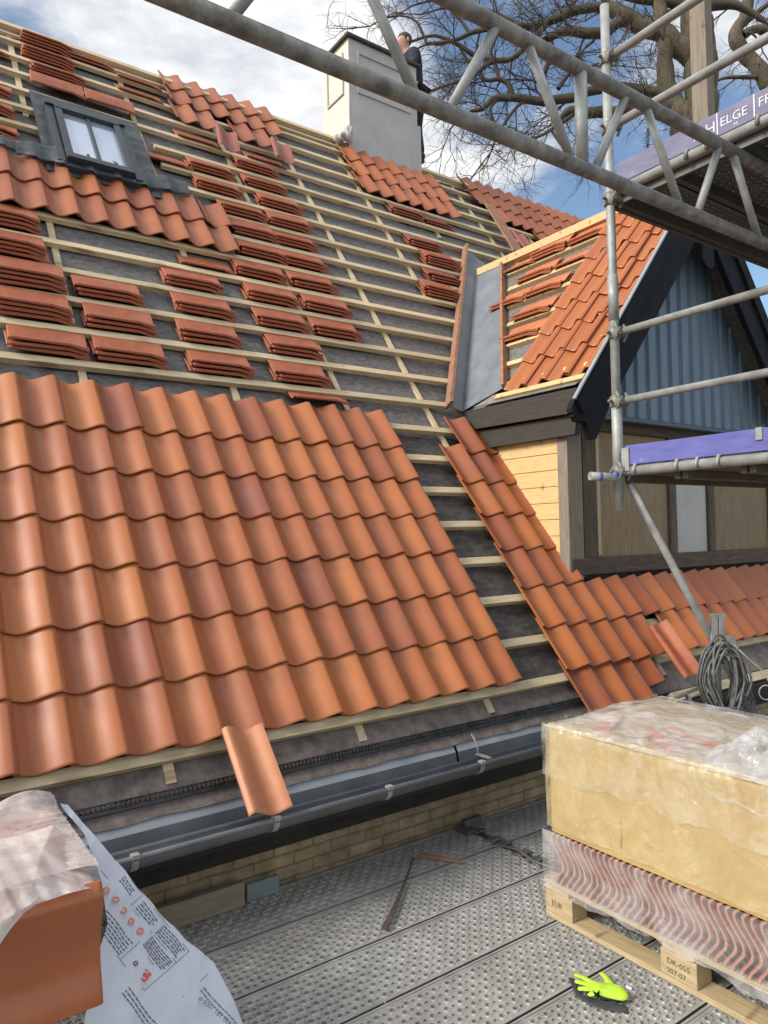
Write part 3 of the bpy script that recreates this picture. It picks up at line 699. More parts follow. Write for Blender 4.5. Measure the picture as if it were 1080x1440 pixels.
for k in sorted(rows):
    ps = sorted(rows[k])
    for n_, (u, kk, cnt) in enumerate(ps):
        hb = -.082
        kind = 'purple' if (u, kk) in ((4.37, 16), (4.42, 18), (4.90, 18), (4.32, 14)) else 'red'
        for i in range(cnt):
            tw = rt.gauss(0, .020); Xd = (XA+SA*tw).normalized(); ti = .36+rt.gauss(0, .02)
            Yd = (SA*math.cos(ti)-NA*math.sin(ti)); Yd = (Yd-Xd*Yd.dot(Xd)).normalized(); Zd = Xd.cross(Yd)
            loc = rp(u+.245+rt.gauss(0, .008), kk*G-.014+.025*i+rt.gauss(0, .0025), -.066+.0195*i)+Yd*.123-Zd*.036
            o = new_tile(kind if i >= cnt-2 or kind == 'red' else kind); place(o, Xd, Yd, Zd, loc)
            od = ORD[cnt-1-i]; pre = f'{od} tile' if od == 'top' else f'{od} tile down'
            where = 'only pile' if len(ps) == 1 else ('leftmost pile' if n_ == 0 else ('rightmost pile' if n_ == len(ps)-1 else f'{NTH[n_]} pile from left'))
            lab = f'{pre} in {where} on {NTH[k-8]} batten above the tiled area'
            tag(o, lab, 'roof tile', 'roof tiles piled on the battens')
# tiles lying singly along a batten, trough up the slope
def lone(u, v, label, kind='red', h=-.045, tilt=.3, tw=0.0, X=XA, S=None, Nn=None, P=rp, flip=1):
    S = S or SA; Nn = Nn or NA
    Xd = (X+S*tw).normalized(); Yd = S*math.cos(tilt)-Nn*math.sin(tilt); Yd = (Yd-Xd*Yd.dot(Xd)).normalized(); Zd = Xd.cross(Yd)
    o = new_tile(kind); place(o, Xd, Yd, Zd, P(u+.24, v-.10, h-.02)+Yd*.123-Zd*.030); tag(o, label, 'roof tile', 'single roof tiles lying loose'); return o
lone(.50, 19.45*G, 'left one of two tiles lying end to end above the skylight', h=-.02, tilt=.1)
lone(.98, 19.45*G, 'right one of two tiles lying end to end above the skylight', h=-.02, tilt=.1)
lone(1.42, 22.05*G, 'tile lying just under the ridge, left of the upper tiled patch', h=-.05, tilt=.32)
lone(1.37, 21.1*G, 'tile lying one batten below the ridge tile, left of upper tiled patch', h=-.05, tilt=.32)
lone(1.85, 19.15*G, 'tile lying in shadow below the first hanging tile of the upper patch', h=-.05, tilt=.32)
lone(2.62, 19.15*G, 'tile lying between the two steep hanging tiles of the upper patch', h=-.05, tilt=.32)
lone(1.40, 17.2*G, 'tile lying right of the skylight flashing', h=-.05, tilt=.32)
lone(-.1, 20.9*G, 'tile at the photo edge lying left of the tall top piles', h=-.05, tilt=.32)
lone(1.88, 7.62*G, 'tile lying flat directly above the top course of the large tiled area', h=-.015, tilt=.5)
# hanging tiles, nose down the slope
def hang(pt, Vd, Nd, label, kind='pan_purple', sc=.92):
    Vd = Vector(Vd).normalized(); Nd = Vector(Nd); Nd = (Nd-Vd*Nd.dot(Vd)).normalized(); o = new_tile(kind)
    place(o, Vd, Nd.cross(Vd), Nd, Vector(pt)+Vd*.235); tag(o, label, 'roof tile', 'roof tiles hung out of course'); o.scale = (1, sc, 1); return o
hang(rp(2.30, 6.05, .03), SA+XA*.17, NA, 'purplish tile hanging steeply from lower left of the upper tiled patch')
hang(rp(2.98, 6.18, .03), SA+XA*.16, NA, 'purplish tile hanging steeply from the right edge of the upper tiled patch')
hang(rp(6.55, 5.78, .02), SA+XA*.02, NA, 'purplish tile hanging under the far right tiled patch, beside the rusty plank')
hang((.705, -.385, -.285), Vector((.02, .33, .285)), Vector((0, -.6, .8)), 'orange tile resting in the gutter below the large tiled area', 'pan_orange', .80)
hang((4.18, -.205, -.17), Vector((-.02, .28, .36)), Vector((-.45, -.75, .5)), 'dark red tile standing loose on the eaves beside the grey cable coil', 'pan_red', .66)
# tiles on the dormer battens
DXd = Vector((0, 1, 0))
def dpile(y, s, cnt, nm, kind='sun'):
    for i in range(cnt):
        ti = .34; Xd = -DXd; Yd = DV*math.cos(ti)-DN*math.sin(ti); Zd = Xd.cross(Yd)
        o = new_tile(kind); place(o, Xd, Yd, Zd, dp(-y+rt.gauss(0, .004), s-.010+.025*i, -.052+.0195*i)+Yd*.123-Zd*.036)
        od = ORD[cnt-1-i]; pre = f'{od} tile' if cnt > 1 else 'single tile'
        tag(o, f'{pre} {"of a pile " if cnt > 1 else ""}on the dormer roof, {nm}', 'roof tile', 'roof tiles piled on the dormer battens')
dpile(1.78, 2.47, 3, 'highest row, left of another pile'); dpile(1.27, 2.47, 2, 'highest row, behind scaffold pole')
dpile(2.17, 2.47, 1, 'at far upper left beside the valley')
dpile(1.77, 2.12, 2, 'second row down, nearer the valley'); dpile(1.27, 2.12, 1, 'second row down, against the laid tiles')
dpile(1.95, 1.76, 2, 'third row down, overhanging the valley'); dpile(1.46, 1.76, 2, 'third row down, against the laid tiles')
dpile(1.42, 1.41, 2, 'fourth row down'); dpile(1.37, 1.08, 2, 'lowest row with tiles')
# rusty plank leaning by the rear patch
pk = MB(); p0 = rp(6.16, 5.70, .03); p1 = rp(6.30, 6.85, .05); pk.obox(p0, p1-p0, XA*.19, NA*.025)
tag(pk.build('wooden_plank', 'rust_wood', bevel=.004), 'rust-brown plank lying up the roof at the edge of the far tiles', 'plank')

# ---------------------------------------------------------------- lattice girder
YG, ZL, ZU = -1.55, 2.226, 2.604
gd = empty('lattice_girder', (1.5, YG, ZL), 'weathered steel lattice girder crossing above the whole roof', 'scaffold girder')
one('lower_chord', 'galv_old', gd, lambda b: b.tube([(-2.6, YG, ZL), (4.6, YG, ZL+.02)], .0265, 24))
one('upper_chord', 'galv_old', gd, lambda b: b.tube([(-2.6, YG, ZU), (4.6, YG, ZU)], .0265, 24))
for a, c in (((.67), .43), (.78, 1.01), (1.15, 1.38), (1.425, 1.43), (1.48, 1.70), (2.36, 2.15), (1.82+.23, 1.82), (2.46, 2.68), (.07, .31), (0, -.24), (2.78, 3.0), (3.1, 3.3), (-.4, -.6), (3.6, 3.4)):
    # first number: lower/upper ends measured on the photo
    pass
BR = [(.67, 0, .43, 1), (.78, 0, 1.01, 1), (1.15, 1, 1.38, 0), (1.425, 0, 1.43, 1), (1.48, 0, 1.70, 1), (1.82, 1, 2.05, 0), (2.15, 0, 2.36, 1), (2.46, 1, 2.68, 0), (2.78, 0, 3.0, 1), (3.1, 1, 3.32, 0), (.05, 0, .29, 1), (-.05, 0, -.28, 1), (-.4, 1, -.62, 0), (3.4, 0, 3.62, 1), (3.72, 1, 3.95, 0)]
for xa, la, xb, lb in BR:
    za, zb = (ZU if la else ZL), (ZU if lb else ZL); v = abs(xa-xb) < .02
    one('lattice_brace', 'galv', gd, lambda b: b.tube([(xa, YG, za), (xb, YG, zb)], .023 if v else .0165, 16))

# ---------------------------------------------------------------- scaffold bay
PX, PY = 2.5, -.867
sf = empty('scaffold', (PX, PY, 1.0), 'galvanised steel scaffold with two raised decks beside the dormer', 'scaffold')
one('standard', 'galv', sf, lambda b: (b.tube([(PX, PY, 1.02), (PX, PY, 3.71)], .0235, 20), b.tube([(PX, PY, 1.12), (PX, PY, 1.62)], .0275, 20), b.tube([(PX, PY, 2.02), (PX, PY, 2.26)], .0275, 20)))
for z in (3.418, 3.045, 1.950, 1.590):
    one('guard_rail', 'galv', sf, lambda b: b.tube([(PX, PY-.035, z), (PX, -3.6, z+.01)], .019 if z < 2 else .0225, 16))
def coupler(z):
    def f(b):
        b.tube([(PX, PY, z-.028), (PX, PY, z+.028)], .034, 14)
        for dx in (-.036, .036): b.tube([(PX+dx, PY-.03, z-.045), (PX+dx*1.1, PY-.055, z), (PX+dx, PY-.03, z+.045)], .008, 8)
        b.box(PX-.034, PX+.034, PY-.062, PY-.028, z-.02, z+.02); b.tube([(PX-.04, PY, z), (PX-.066, PY, z)], .009, 6)
    return f
for z in (3.418, 3.045, 1.95, 1.59, 1.225, 2.66): one('coupler', 'galv_old', sf, coupler(z), bevel=.002)
for z in (2.692, 1.222): one('ledger', 'galv', sf, lambda b: b.tube([(PX, PY+.02, z), (PX, -3.6, z)], .0255, 18))
one('stub_tube', 'galv', sf, lambda b: b.tube([(PX-.01, PY-.02, 1.19), (PX-.17, PY+.05, 1.20)], .022, 14))
one('tape', 'toe_blue', sf, lambda b: (b.tube([(PX-.112, PY+.025, 1.197), (PX-.128, PY+.032, 1.198)], .0235, 14), b.tube([(PX-.03, PY-.012, 1.20), (PX-.055, PY, 1.20)], .0235, 14)))
one('diagonal_brace', 'galv', sf, lambda b: b.tube([(2.545, PY-.03, 1.165), (4.02, PY-.03, -.64)], .0205, 16))
# toe boards
M['toe_grey'] = simple('toe_board_faded', (.13, .125, .21), (.19, .185, .28), 5, .7, bs=.15, c3=(.36, .33, .40), stops=(.3, .62), stretch=(5, 1, 5))
def toe(z0, z1, mt='toe_blue'):
    return one('toe_board', mt, sf, lambda b: b.box(PX-.018, PX+.012, -3.6, PY-.055, z0, z1), bevel=.003)
tb_hi = toe(2.715, 2.825, 'toe_grey'); tb_lo = toe(1.252, 1.352)
one('toe_board_clip', 'galv', sf, lambda b: b.box(PX-.03, PX+.02, PY-.085, PY-.040, 1.22, 1.34), bevel=.003)
one('toe_board_clip', 'galv', sf, lambda b: b.box(PX-.026, PX+.02, -1.63, -1.60, 1.30, 1.356), bevel=.003)
for zt in (2.692, 1.222):
    y = -.98
    while y > -3.4:
        one('plank_hook', 'galv_old' if zt > 2 else 'galv', sf, lambda b: b.tube([(PX+.03, y, zt+.02), (PX+.012, y, zt+.033), (PX-.018, y, zt+.028), (PX-.033, y, zt+.0), (PX-.028, y, zt-.018)], .009, 8))
        y -= .105 if int((y+.98)/.2) % 2 else .235
# lettering on the upper toe board (reading towards the camera)
EX, EZ = Vector((0, -1, 0)), Vector((0, 0, 1))
text_mesh('H', .072, 'lettering', 'white_paint', tb_hi, (PX-.0205, -1.415, 2.742), EX, EZ)
text_mesh('ELGE', .058, 'lettering', 'white_paint', tb_hi, (PX-.0205, -1.487, 2.750), EX, EZ)
text_mesh('FR', .058, 'lettering', 'white_paint', tb_hi, (PX-.0205, -1.662, 2.755), EX, EZ)
text_mesh('M', .026, 'lettering', 'white_paint', tb_hi, (PX-.0205, -1.55, 2.722), EX, EZ)
def marks(b):
    x = PX-.0208
    for y in (-1.475, -1.645): b.box(x, x+.001, y-.003, y+.003, 2.722, 2.822)
    b.add([(x, -1.36, 2.74), (x, -1.372, 2.79), (x, -1.376, 2.79), (x, -1.364, 2.74)], [(0, 1, 2, 3)])
one('board_marking', 'white_paint', tb_hi, marks)
# perforated planks: real holes
def perf(b, x0, x1, y0, y1, z, px_=.0325, py_=.0335, r=.0118, up=1, margin=.020, raised=.0048):
    nx = int((x1-x0-.02)/px_); ny = int((y1-y0-2*margin)/py_)
    dx = (x1-x0)/nx; dy = (y1-y0-2*margin)/ny; K = 8
    ang = [math.pi/4+2*math.pi*i/K for i in range(K)]
    verts = []; faces = []
    sq = []
    for a in ang:
        c, s = math.cos(a), math.sin(a); m = max(abs(c), abs(s)); sq.append((c/m*.5, s/m*.5))
    for i in range(nx):
        off = 0
        for j in range(ny):
            cx = x0+(i+.5)*dx; cy = y0+margin+(j+.5)*dy; o = len(verts)
            big = 1.0 if (i+j) % 2 == 0 else .74
            for k_ in range(K): verts.append((cx+sq[k_][0]*dx, cy+sq[k_][1]*dy, z))
            for k_ in range(K): verts.append((cx+math.cos(ang[k_])*r*1.45*big, cy+math.sin(ang[k_])*r*1.35*big, z+up*(raised if big == 1 else .0006)))
            for k_ in range(K): verts.append((cx+math.cos(ang[k_])*r*big, cy+math.sin(ang[k_])*r*.85*big, z+up*(raised*.8 if big == 1 else 0)))
            for k_ in range(K): verts.append((cx+math.cos(ang[k_])*r*big*.95, cy+math.sin(ang[k_])*r*.8*big, z-up*.012))
            for ring in range(3):
                for k_ in range(K):
                    k2 = (k_+1) % K; faces.append((o+ring*K+k_, o+ring*K+k2, o+(ring+1)*K+k2, o+(ring+1)*K+k_) if up > 0 else (o+ring*K+k2, o+ring*K+k_, o+(ring+1)*K+k_, o+(ring+1)*K+k2))
    b.add(verts, faces, 0, False)
    for (a, c) in ((y0, y0+margin), (y1-margin, y1)):
        b.box(x0, x1, a, c, z-.003, z+.0015 if up > 0 else z+.001)
    for yy in (y0+.0045, y1-.0045, ):
        b.box(x0, x1, yy-.0045, yy+.0045, z-.055, z+.006)
def lower_plank(x0, x1, y0, y1, lab, z=-.8):
    b = MB(); perf(b, x0, x1, y0+.006, y1-.006, z)
    o = b.build('deck_plank', 'deck'); tag(o, lab, 'scaffold plank', 'perforated steel planks of the working deck'); return o
YS = [-.30+.355, -.30, -.655, -1.005, -1.355, -1.71, -2.06]
nm = ['against the brick wall', 'second from the brick wall', 'third from the brick wall', 'fourth from the brick wall, under the glove', 'fifth from the brick wall', 'sixth from the brick wall']
for i in range(6):
    ya, yb = YS[i+1], YS[i]
    if i == 0: yb = .03
    lower_plank(-.45, 2.125, ya, yb, f'long perforated steel plank {nm[i]}')
for i in range(6):
    ya, yb = YS[i+1], YS[i]
    if i == 0: yb = .03
    if i < 2: lower_plank(2.19, 4.7, ya, yb, f'far perforated steel plank past the joint, {nm[i]}')
# ledger and joint hardware at the bay joint
def joint(b):
    b.tube([(2.157, .02, -.845), (2.157, -2.1, -.845)], .024, 14)
    rn = random.Random(4)
    b.box(2.128, 2.186, -.69, -.02, -.815, -.806)
    for y in (-.06, -.20, -.27, -.42, -.52, -.62):
        b.box(2.10, 2.215, y-.03, y+.012, -.806, -.796); b.tube([(2.12, y-.045, -.796), (2.16, y-.05, -.786), (2.20, y-.045, -.796)], .009, 8)
    b.tube([(2.118, -.30, -.79), (2.15, -.42, -.785), (2.12, -.56, -.79), (2.15, -.68, -.79)], .008, 8)
    b.box(2.07, 2.14, -.10, .02, -.80, -.775); b.box(2.11, 2.24, -.04, -.005, -.80, -.74)
tag(one('deck_joint', 'steel_dark', None, joint, bevel=.002), 'dark steel hook strip joining the two runs of perforated planks', 'scaffold joint')
# upper decks seen from below
def updeck(z, name, mt, n=6, y1=PY-.005):
    for i in range(n):
        b = MB(); ya = y1-.33*(i+1)+.006; yb = y1-.33*i-.006
        if mt == 'steel':
            perf(b, PX+.035, PX+2.1, ya, yb, z-.012, up=-1, px_=.03, py_=.03, r=.009, margin=.03)
            b.box(PX+.035, PX+2.1, ya, ya+.028, z-.065, z-.014); b.box(PX+.035, PX+2.1, yb-.028, yb, z-.065, z-.014)
            b.box(PX+.02, PX+.035, ya, yb, z-.07, z+.0)
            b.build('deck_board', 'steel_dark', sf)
        else:
            b.box(PX+.035, PX+2.1, ya, yb, z-.03, z+.002); b.box(PX+.035, PX+2.1, ya, ya+.03, z-.07, z-.031); b.box(PX+.035, PX+2.1, yb-.03, yb, z-.07, z-.031)
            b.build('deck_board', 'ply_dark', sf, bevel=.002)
updeck(2.70, 'deck', 'steel'); updeck(1.235, 'deck', 'ply', 5)
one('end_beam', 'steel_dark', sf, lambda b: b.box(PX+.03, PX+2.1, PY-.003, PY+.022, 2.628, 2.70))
tag(one('timber_post', 'timber_grey', None, lambda b: b.box(3.365, 3.445, -.93, -.83, 2.705, 5.6), bevel=.004), 'square weathered timber post rising behind the upper deck', 'post')
# sun-grey fence behind? far scaffold seen beyond the dormer
fs = empty('scaffold', (10.6, 1.6, -4.2), 'distant pale scaffold glimpsed beyond the right side of the dormer', 'scaffold')
for x, y in ((9.2, .6), (9.2, 1.5), (10.8, .6), (10.8, 1.5)): one('standard', 'galv', fs, lambda b: b.tube([(x, y, -4.2), (x, y, 5.4)], .05, 8))
for z in (2.2, 3.0, 3.9, 4.7): one('guard_rail', 'galv', fs, lambda b: (b.tube([(9.2, .6, z), (10.8, .6, z)], .03, 8), b.tube([(9.2, .6, z), (9.2, 1.5, z+.05)], .03, 8)))
one('brace', 'galv', fs, lambda b: (b.tube([(9.2, .6, 2.2), (10.8, .6, 3.9)], .025, 8), b.tube([(9.2, 1.5, 3.9), (10.8, 1.5, 2.3)], .025, 8)))
one('toe_board', 'toe_blue', fs, lambda b: b.box(9.1, 11, .5, .54, 2.55, 2.85))

# ---------------------------------------------------------------- timber plank against the wall
M['plank_grey'] = wood('weathered_plank', (.22, .185, .125), (.36, .31, .22), sx=(1, 12, 12))
tag(one('wooden_plank', 'plank_grey', None, lambda b: b.obox((.0, -.04, -.795), (.74, 0, 0), (0, .035, 0), (0, 0, .11)), bevel=.004), 'pale plank standing on edge at the foot of the brick wall', 'plank')
M['teal'] = simple('faded_teal', (.13, .19, .19), (.22, .27, .25), 14, .8)
tag(one('insulation_offcut', 'teal', None, lambda b: b.obox((.755, -.03, -.795), (.17, 0, 0), (0, .02, 0), (0, 0, .085)), bevel=.006), 'small blue-grey offcut beside the pale plank', 'offcut')
# pry bar / strap on the deck
def bar(b):
    pts = [hit(540, 1308, (0, 0, 1), (0, 0, -.782)), hit(556, 1275, (0, 0, 1), (0, 0, -.782)), hit(570, 1240, (0, 0, 1), (0, 0, -.784)), hit(582, 1207, (0, 0, 1), (0, 0, -.782))]
    for p, q, w0, w1 in ((pts[0], pts[1], .026, .021), (pts[1], pts[2], .021, .009), (pts[2], pts[3], .009, .008)):
        d = (q-p).normalized(); s_ = Vector((d.y, -d.x, 0)); b.prism([p-s_*w0/2, p+s_*w0/2, q+s_*w1/2, q-s_*w1/2], (0, 0, .007))
tag(one('steel_bar', 'rust', None, bar), 'thin dark steel bar lying across the perforated planks', 'bar')
def chip(b):
    p = hit(590, 1203, (0, 0, 1), (0, 0, -.79)); q = hit(650, 1214, (0, 0, 1), (0, 0, -.79)); d = q-p; s_ = Vector((d.y, -d.x, 0)).normalized()*.012
    b.prism([p-s_, p+d*.5-s_*1.5, q-s_*.3, q+s_*.3, p+d*.5+s_, p+s_], (0, 0, .012))
tag(one('wood_chip', 'rust_wood', None, chip), 'orange-brown sliver of wood beside the thin steel bar', 'wood offcut')

def crumbs(b):
    rn = random.Random(17)
    for i in range(420):
        x = rn.uniform(-.3, 2.6); y = rn.choice([rn.uniform(-2, 0), rn.gauss(-.12, .12), rn.gauss(-.6, .2)])
        if y > .0 or (x > 1.76 and y < -.92): continue
        r_ = rn.uniform(.0015, .0052) if rn.random() < .93 else rn.uniform(.006, .012); p = Vector((x, y, -.7975))
        vs = [p+Vector((r_*rn.uniform(.6, 1.2)*math.cos(q), r_*rn.uniform(.6, 1.2)*math.sin(q), 0)) for q in (0, 1.3, 2.5, 3.8, 5.1)]
        b.add(vs+[p+Vector((0, 0, r_*.9))], [(k, (k+1) % 5, 5) for k in range(5)], i % 3)
tag(one('debris', ['clay_edge', 'render_g', 'clay_end'], None, crumbs), 'tile crumbs and mortar bits scattered over the steel planks', 'debris', kind='stuff')
# ---------------------------------------------------------------- pallet with wrapped load (right)
PXL, PXR, PYN, PYF = 1.782, 2.65, -2.25, -.945
pa = empty('pallet', (2.2, -1.6, -.8), 'wooden pallet under the wrapped tiles at lower right', 'pallet')
for x in (PXL, PXL+.385, PXR-.10): one('bottom_board', 'pallet', pa, lambda b: b.box(x, x+.10, PYN, PYF, -.794, -.772), bevel=.002)
for y in (PYF-.15, (PYN+PYF)/2-.075, PYN):
    for x in (PXL+.001, PXL+.386, PXR-.101): 
        bl = one('block', 'pallet', pa, lambda b: b.box(x, x+.098, y, y+.15, -.771, -.676), bevel=.003)
        if x < PXL+.01:
            yy = y+.15
            if abs(y-((PYN+PYF)/2-.075)) < .01:
                text_mesh('DK-055', .030, 'stamp', 'timber', bl, (PXL-.0008, yy-.028, -.722), EX, EZ); text_mesh('-207-07', .028, 'stamp', 'timber', bl, (PXL-.0008, yy-.018, -.757), EX, EZ)
            elif y > -1.2: text_mesh('EUR', .034, 'stamp', 'timber', bl, (PXL-.0008, yy-.035, -.735), EX, EZ)
for y in (PYF-.13, (PYN+PYF)/2-.065, PYN): one('cross_board', 'pallet', pa, lambda b: b.box(PXL, PXR, y, y+.13, -.675, -.655), bevel=.002)
for i in range(5): x = PXL+i*.1925; one('top_board', 'pallet', pa, lambda b: b.box(x, x+.097, PYN, PYF, -.654, -.634), bevel=.002)
# bundle of tiles standing on edge, S-profiles towards the photographer
bu = empty('tile_bundle', (2.0, -1.6, -.632), 'row of clay tiles standing on edge in clear wrap on the pallet', 'tile bundle')
y = PYF-.03; i = 0
bproto = None
while y > PYN+.02 and i < 46:
    if bproto is None:
        mb = MB(); tile(mb, lambda u, v, h: Vector((v, h, u+W*.5)), .42, A=.062, tilt=0, T=.0155, mi=(0, 1, 1)); bproto = mb.build('tile', ['clay_red', 'bundle_end', 'bundle_end'], None, origin=(0, 0, 0)); o = bproto
    else: o = bproto.copy(); COL.objects.link(o)
    o.parent = bu; o.location = Vector((PXL+.002+rt.gauss(0, .003), y, -.530+rt.gauss(0, .0015)))-ORI[bu.name]
    o.rotation_euler = (rt.gauss(0, .012), 0, 0); o.scale = (1, 1, .9)
    y -= .0310; i += 1
from mathutils import noise as mn
def wr(p, s=9, a=.008): return a*mn.noise(Vector(p)*s)+a*.5*mn.noise(Vector(p)*s*2.7)
def wrapfn(x0, x1, y0, y1, z0, z1, amp, s, ragged=0, belly=0):
    """vertical skirt round three sides: left face (towards -x) and the two ends, plus ragged lower edge"""
    per = [(x1, y0), (x0, y0), (x0, y1), (x1, y1)]
    seg = [(Vector((per[i][0], per[i][1], 0)), Vector((per[i+1][0], per[i+1][1], 0))) for i in range(3)]
    ln = [(b_-a_).length for a_, b_ in seg]; T = sum(ln)
    def fn(a, c):
        d = a*T
        for (p, q), l_ in zip(seg, ln):
            if d <= l_+1e-9: break
            d -= l_
        pt = p.lerp(q, d/l_); nrm = Vector(((q-p).y, -(q-p).x, 0)).normalized()*-1
        cx, cy = (x0+x1)/2, (y0+y1)/2
        if nrm.dot(pt-Vector((cx, cy, 0))) < 0: nrm = -nrm
        zb = z0+(ragged*(mn.noise(Vector((pt.x*5, pt.y*5, 2)))+.5*mn.noise(Vector((pt.x*17, pt.y*17, 5)))) if ragged else 0)
        z = zb+(z1-zb)*c
        w = amp*(mn.noise(Vector((pt.x*s, pt.y*s, z*s)))+.6*mn.noise(Vector((pt.x*s*2.6, pt.y*s*2.6, z*s*1.2))))+belly*math.sin(math.pi*c)
        return Vector((pt.x, pt.y, z))+nrm*(w+amp)
    return fn
one('film', 'film_wrap' if 'film_wrap' in M else 'film', bu, lambda b: b.grid(wrapfn(PXL-.010, PXR, PYF+.0, PYN, -.665, -.405, .006, 12, ragged=.03), 260, 24))
# upper block: tan wrapped layer
cb = empty('wrapped_load', (2.2, -1.6, -.425), 'tan shrink-wrapped block of goods on top of the tile bundle', 'packaged goods')
def cart(b):
    x0, x1, y0, y1, z0, z1 = PXL+.004, PXR-.02, PYF-.04, PYN+.04, -.407, .045
    f_ = wrapfn(x0, x1, y0, y1, z0, z1, .004, 5)
    b.grid(f_, 160, 20)
    b.grid(lambda a, c: Vector((x0+(x1-x0)*a, y0+(y1-y0)*c, z1+.012*mn.noise(Vector((a*4, c*5, 0))))), 24, 30)
    b.add([(x0, y0, z0), (x1, y0, z0), (x1, y1, z0), (x0, y1, z0)], [(0, 3, 2, 1)])
    b.add([(x1, y0, z0), (x1, y0, z1), (x1, y1, z1), (x1, y1, z0)], [(0, 1, 2, 3)])
one('block', 'carton', cb, cart)
one('seam', 'rust_wood', cb, lambda b: b.tube([(PXL-.003, -1.36, -.24), (PXL-.006, -1.365, -.30), (PXL-.004, -1.36, -.36)], .0015, 5))
_w = wrapfn(PXL-.004, PXR-.01, PYF-.03, PYN+.03, -.385, .060, .004, 6, ragged=.012)
def foldfn(a, c):
    p = _w(a, c); q = p.copy(); k = max(0, (c-.35)/.65)**1.2
    f = mn.noise(Vector((p.x*13, p.y*13+p.z*4, 2)))+.6*mn.noise(Vector((p.x*31, p.y*31-p.z*7, 6)))
    f = max(-.3, f); out = .022*k*f+.004
    if c > .93: out -= (c-.93)/.07*.018; q.z += .004
    cx = (PXL+PXR)/2
    if abs(p.x-PXL) < .04: q.x -= out
    else: q.y += out*(1 if p.y > -1.6 else -1)
    return q
M['film_fold'] = film('creased_film', (.84, .76, .56), .03, .05, 1, 9, .30)
_w2 = wrapfn(PXL-.012, PXR-.002, PYF-.022, PYN+.022, -.165, .066, .007, 9, ragged=.04)
def fold2(a, c):
    p = _w2(a, c); f = mn.noise(Vector((p.y*17+p.z*9, p.x*17, 4)))+.5*mn.noise(Vector((p.y*41-p.z*15, p.x*41, 8)))
    o_ = .016*max(-.2, f)*(.4+.6*c)+.003
    if abs(p.x-PXL) < .05: p.x -= o_
    else: p.y += o_*(1 if p.y > -1.6 else -1)
    return p
one('film_flap', 'film_fold', cb, lambda b: b.grid(fold2, 420, 40))
one('film_skirt', 'film_yellow', cb, lambda b: b.grid(foldfn, 420, 60))
def topf(b):
    x0, x1, y0, y1 = PXL-.012, PXR+.02, PYF-.02, PYN+.02
    def fn(a, c):
        x = x0+(x1-x0)*a; y = y0+(y1-y0)*c
        e = min(1, a/.06, (1-a)/.06, c/.05, (1-c)/.05)
        h = .058+e*(.045*math.exp(-((a-.45)/.3)**2)*math.exp(-((c-.2)/.35)**2)+.010*mn.noise(Vector((x*6, y*6, 0)))+.006*mn.noise(Vector((x*18, y*11, 3))))
        return Vector((x, y, h+(e-1)*.004))
    b.grid(fn, 90, 110)
one('film_top', 'film', cb, topf)
def tb(b):
    for (x, y, r) in ((2.05, -1.12, .4), (1.98, -1.42, .9), (2.1, -1.50, 1.2)):
        d = Vector((math.cos(r), math.sin(r), 0))*.16; s_ = Vector((-d.y, d.x, 0)).normalized()*.035; p = Vector((x, y, .052)); b.prism([p-d-s_, p+d-s_*.6, p+d+s_, p-d+s_*.7], (0, 0, .008))
one('clay_offcut', 'clay_sun', cb, tb)
def crum(b):
    # crumpled bunch of clear wrap on the near top edge
    def fn(a, c):
        x = 1.80+.50*a; y = -1.66-.55*c
        h = .070+.060*math.exp(-((a-.35)/.38)**2-((c-.45)/.5)**2)-.05*max(0, 1-c/.15)+.035*abs(mn.noise(Vector((x*13, y*9, 1))))*2+.02*mn.noise(Vector((x*32, y*22, 4)))
        if a < .12: h -= (.12-a)*1.3
        return Vector((x-.02*(a < .12), y, h))
    b.grid(fn, 80, 90)
tag(one('plastic_wrap', 'film_crumple', None, crum), 'crumpled whitish plastic wrap bunched on the right end of the wrapped load', 'plastic wrap')

# ---------------------------------------------------------------- left bundle close to the camera
BX1, BY0, BY1, BZ = -.183, -1.186, -.47, 0.0
lb = empty('tile_bundle', (-.45, -.85, -.30), 'half unwrapped bundle of clay tiles at lower left, front tile bare orange', 'tile bundle')
y = BY0; i = 0; lp = None
while y < BY1:
    if i == 0:
        mb = MB(); tile(mb, lambda u, v, h: Vector((-v, -h-.03, (u+W*.52)*1.26-.032)), .60, A=.036, tilt=0, T=.013, mi=(1, 0, 0))
        mb.build('front_tile', ['clay_bundle', 'clay_bundle'], lb, origin=(0, 0, 0)).location = Vector((BX1, y+.0, -.125))-ORI[lb.name]
        one('tile_lip', 'clay_bundle', lb, lambda b: (b.box(BX1-.60, BX1-.004, y-.014, y+.02, -.022, .0), b.box(BX1-.6, BX1-.008, y-.002, y+.03, -.012, .004)), bevel=.005)
        y += .05
    else:
        if lp is None:
            mb = MB(); tile(mb, lambda u, v, h: Vector((-v, -h-.03, u+W*.52)), .47, A=.05, tilt=0, T=.012, mi=(0, 1, 1)); o = lp = mb.build('tile', ['clay_bundle', 'clay_bundle'], lb, origin=(0, 0, 0))
        else: o = lp.copy(); COL.objects.link(o)
        o.parent = lb; o.location = Vector((BX1-.004+rt.gauss(0, .004), y, -.142+rt.gauss(0, .002)))-ORI[lb.name]; y += .031
    i += 1
tag(one('timber_block', 'pallet', None, lambda b: (b.box(-.75, -.28, -1.13, -.5, -.46, -.345), b.box(-.75, -.28, -1.13, -.5, -.80, -.62), b.box(-.75, -.6, -1.13, -.5, -.62, -.46)), bevel=.004), 'pallet timber under the lower left tile bundle', 'pallet')
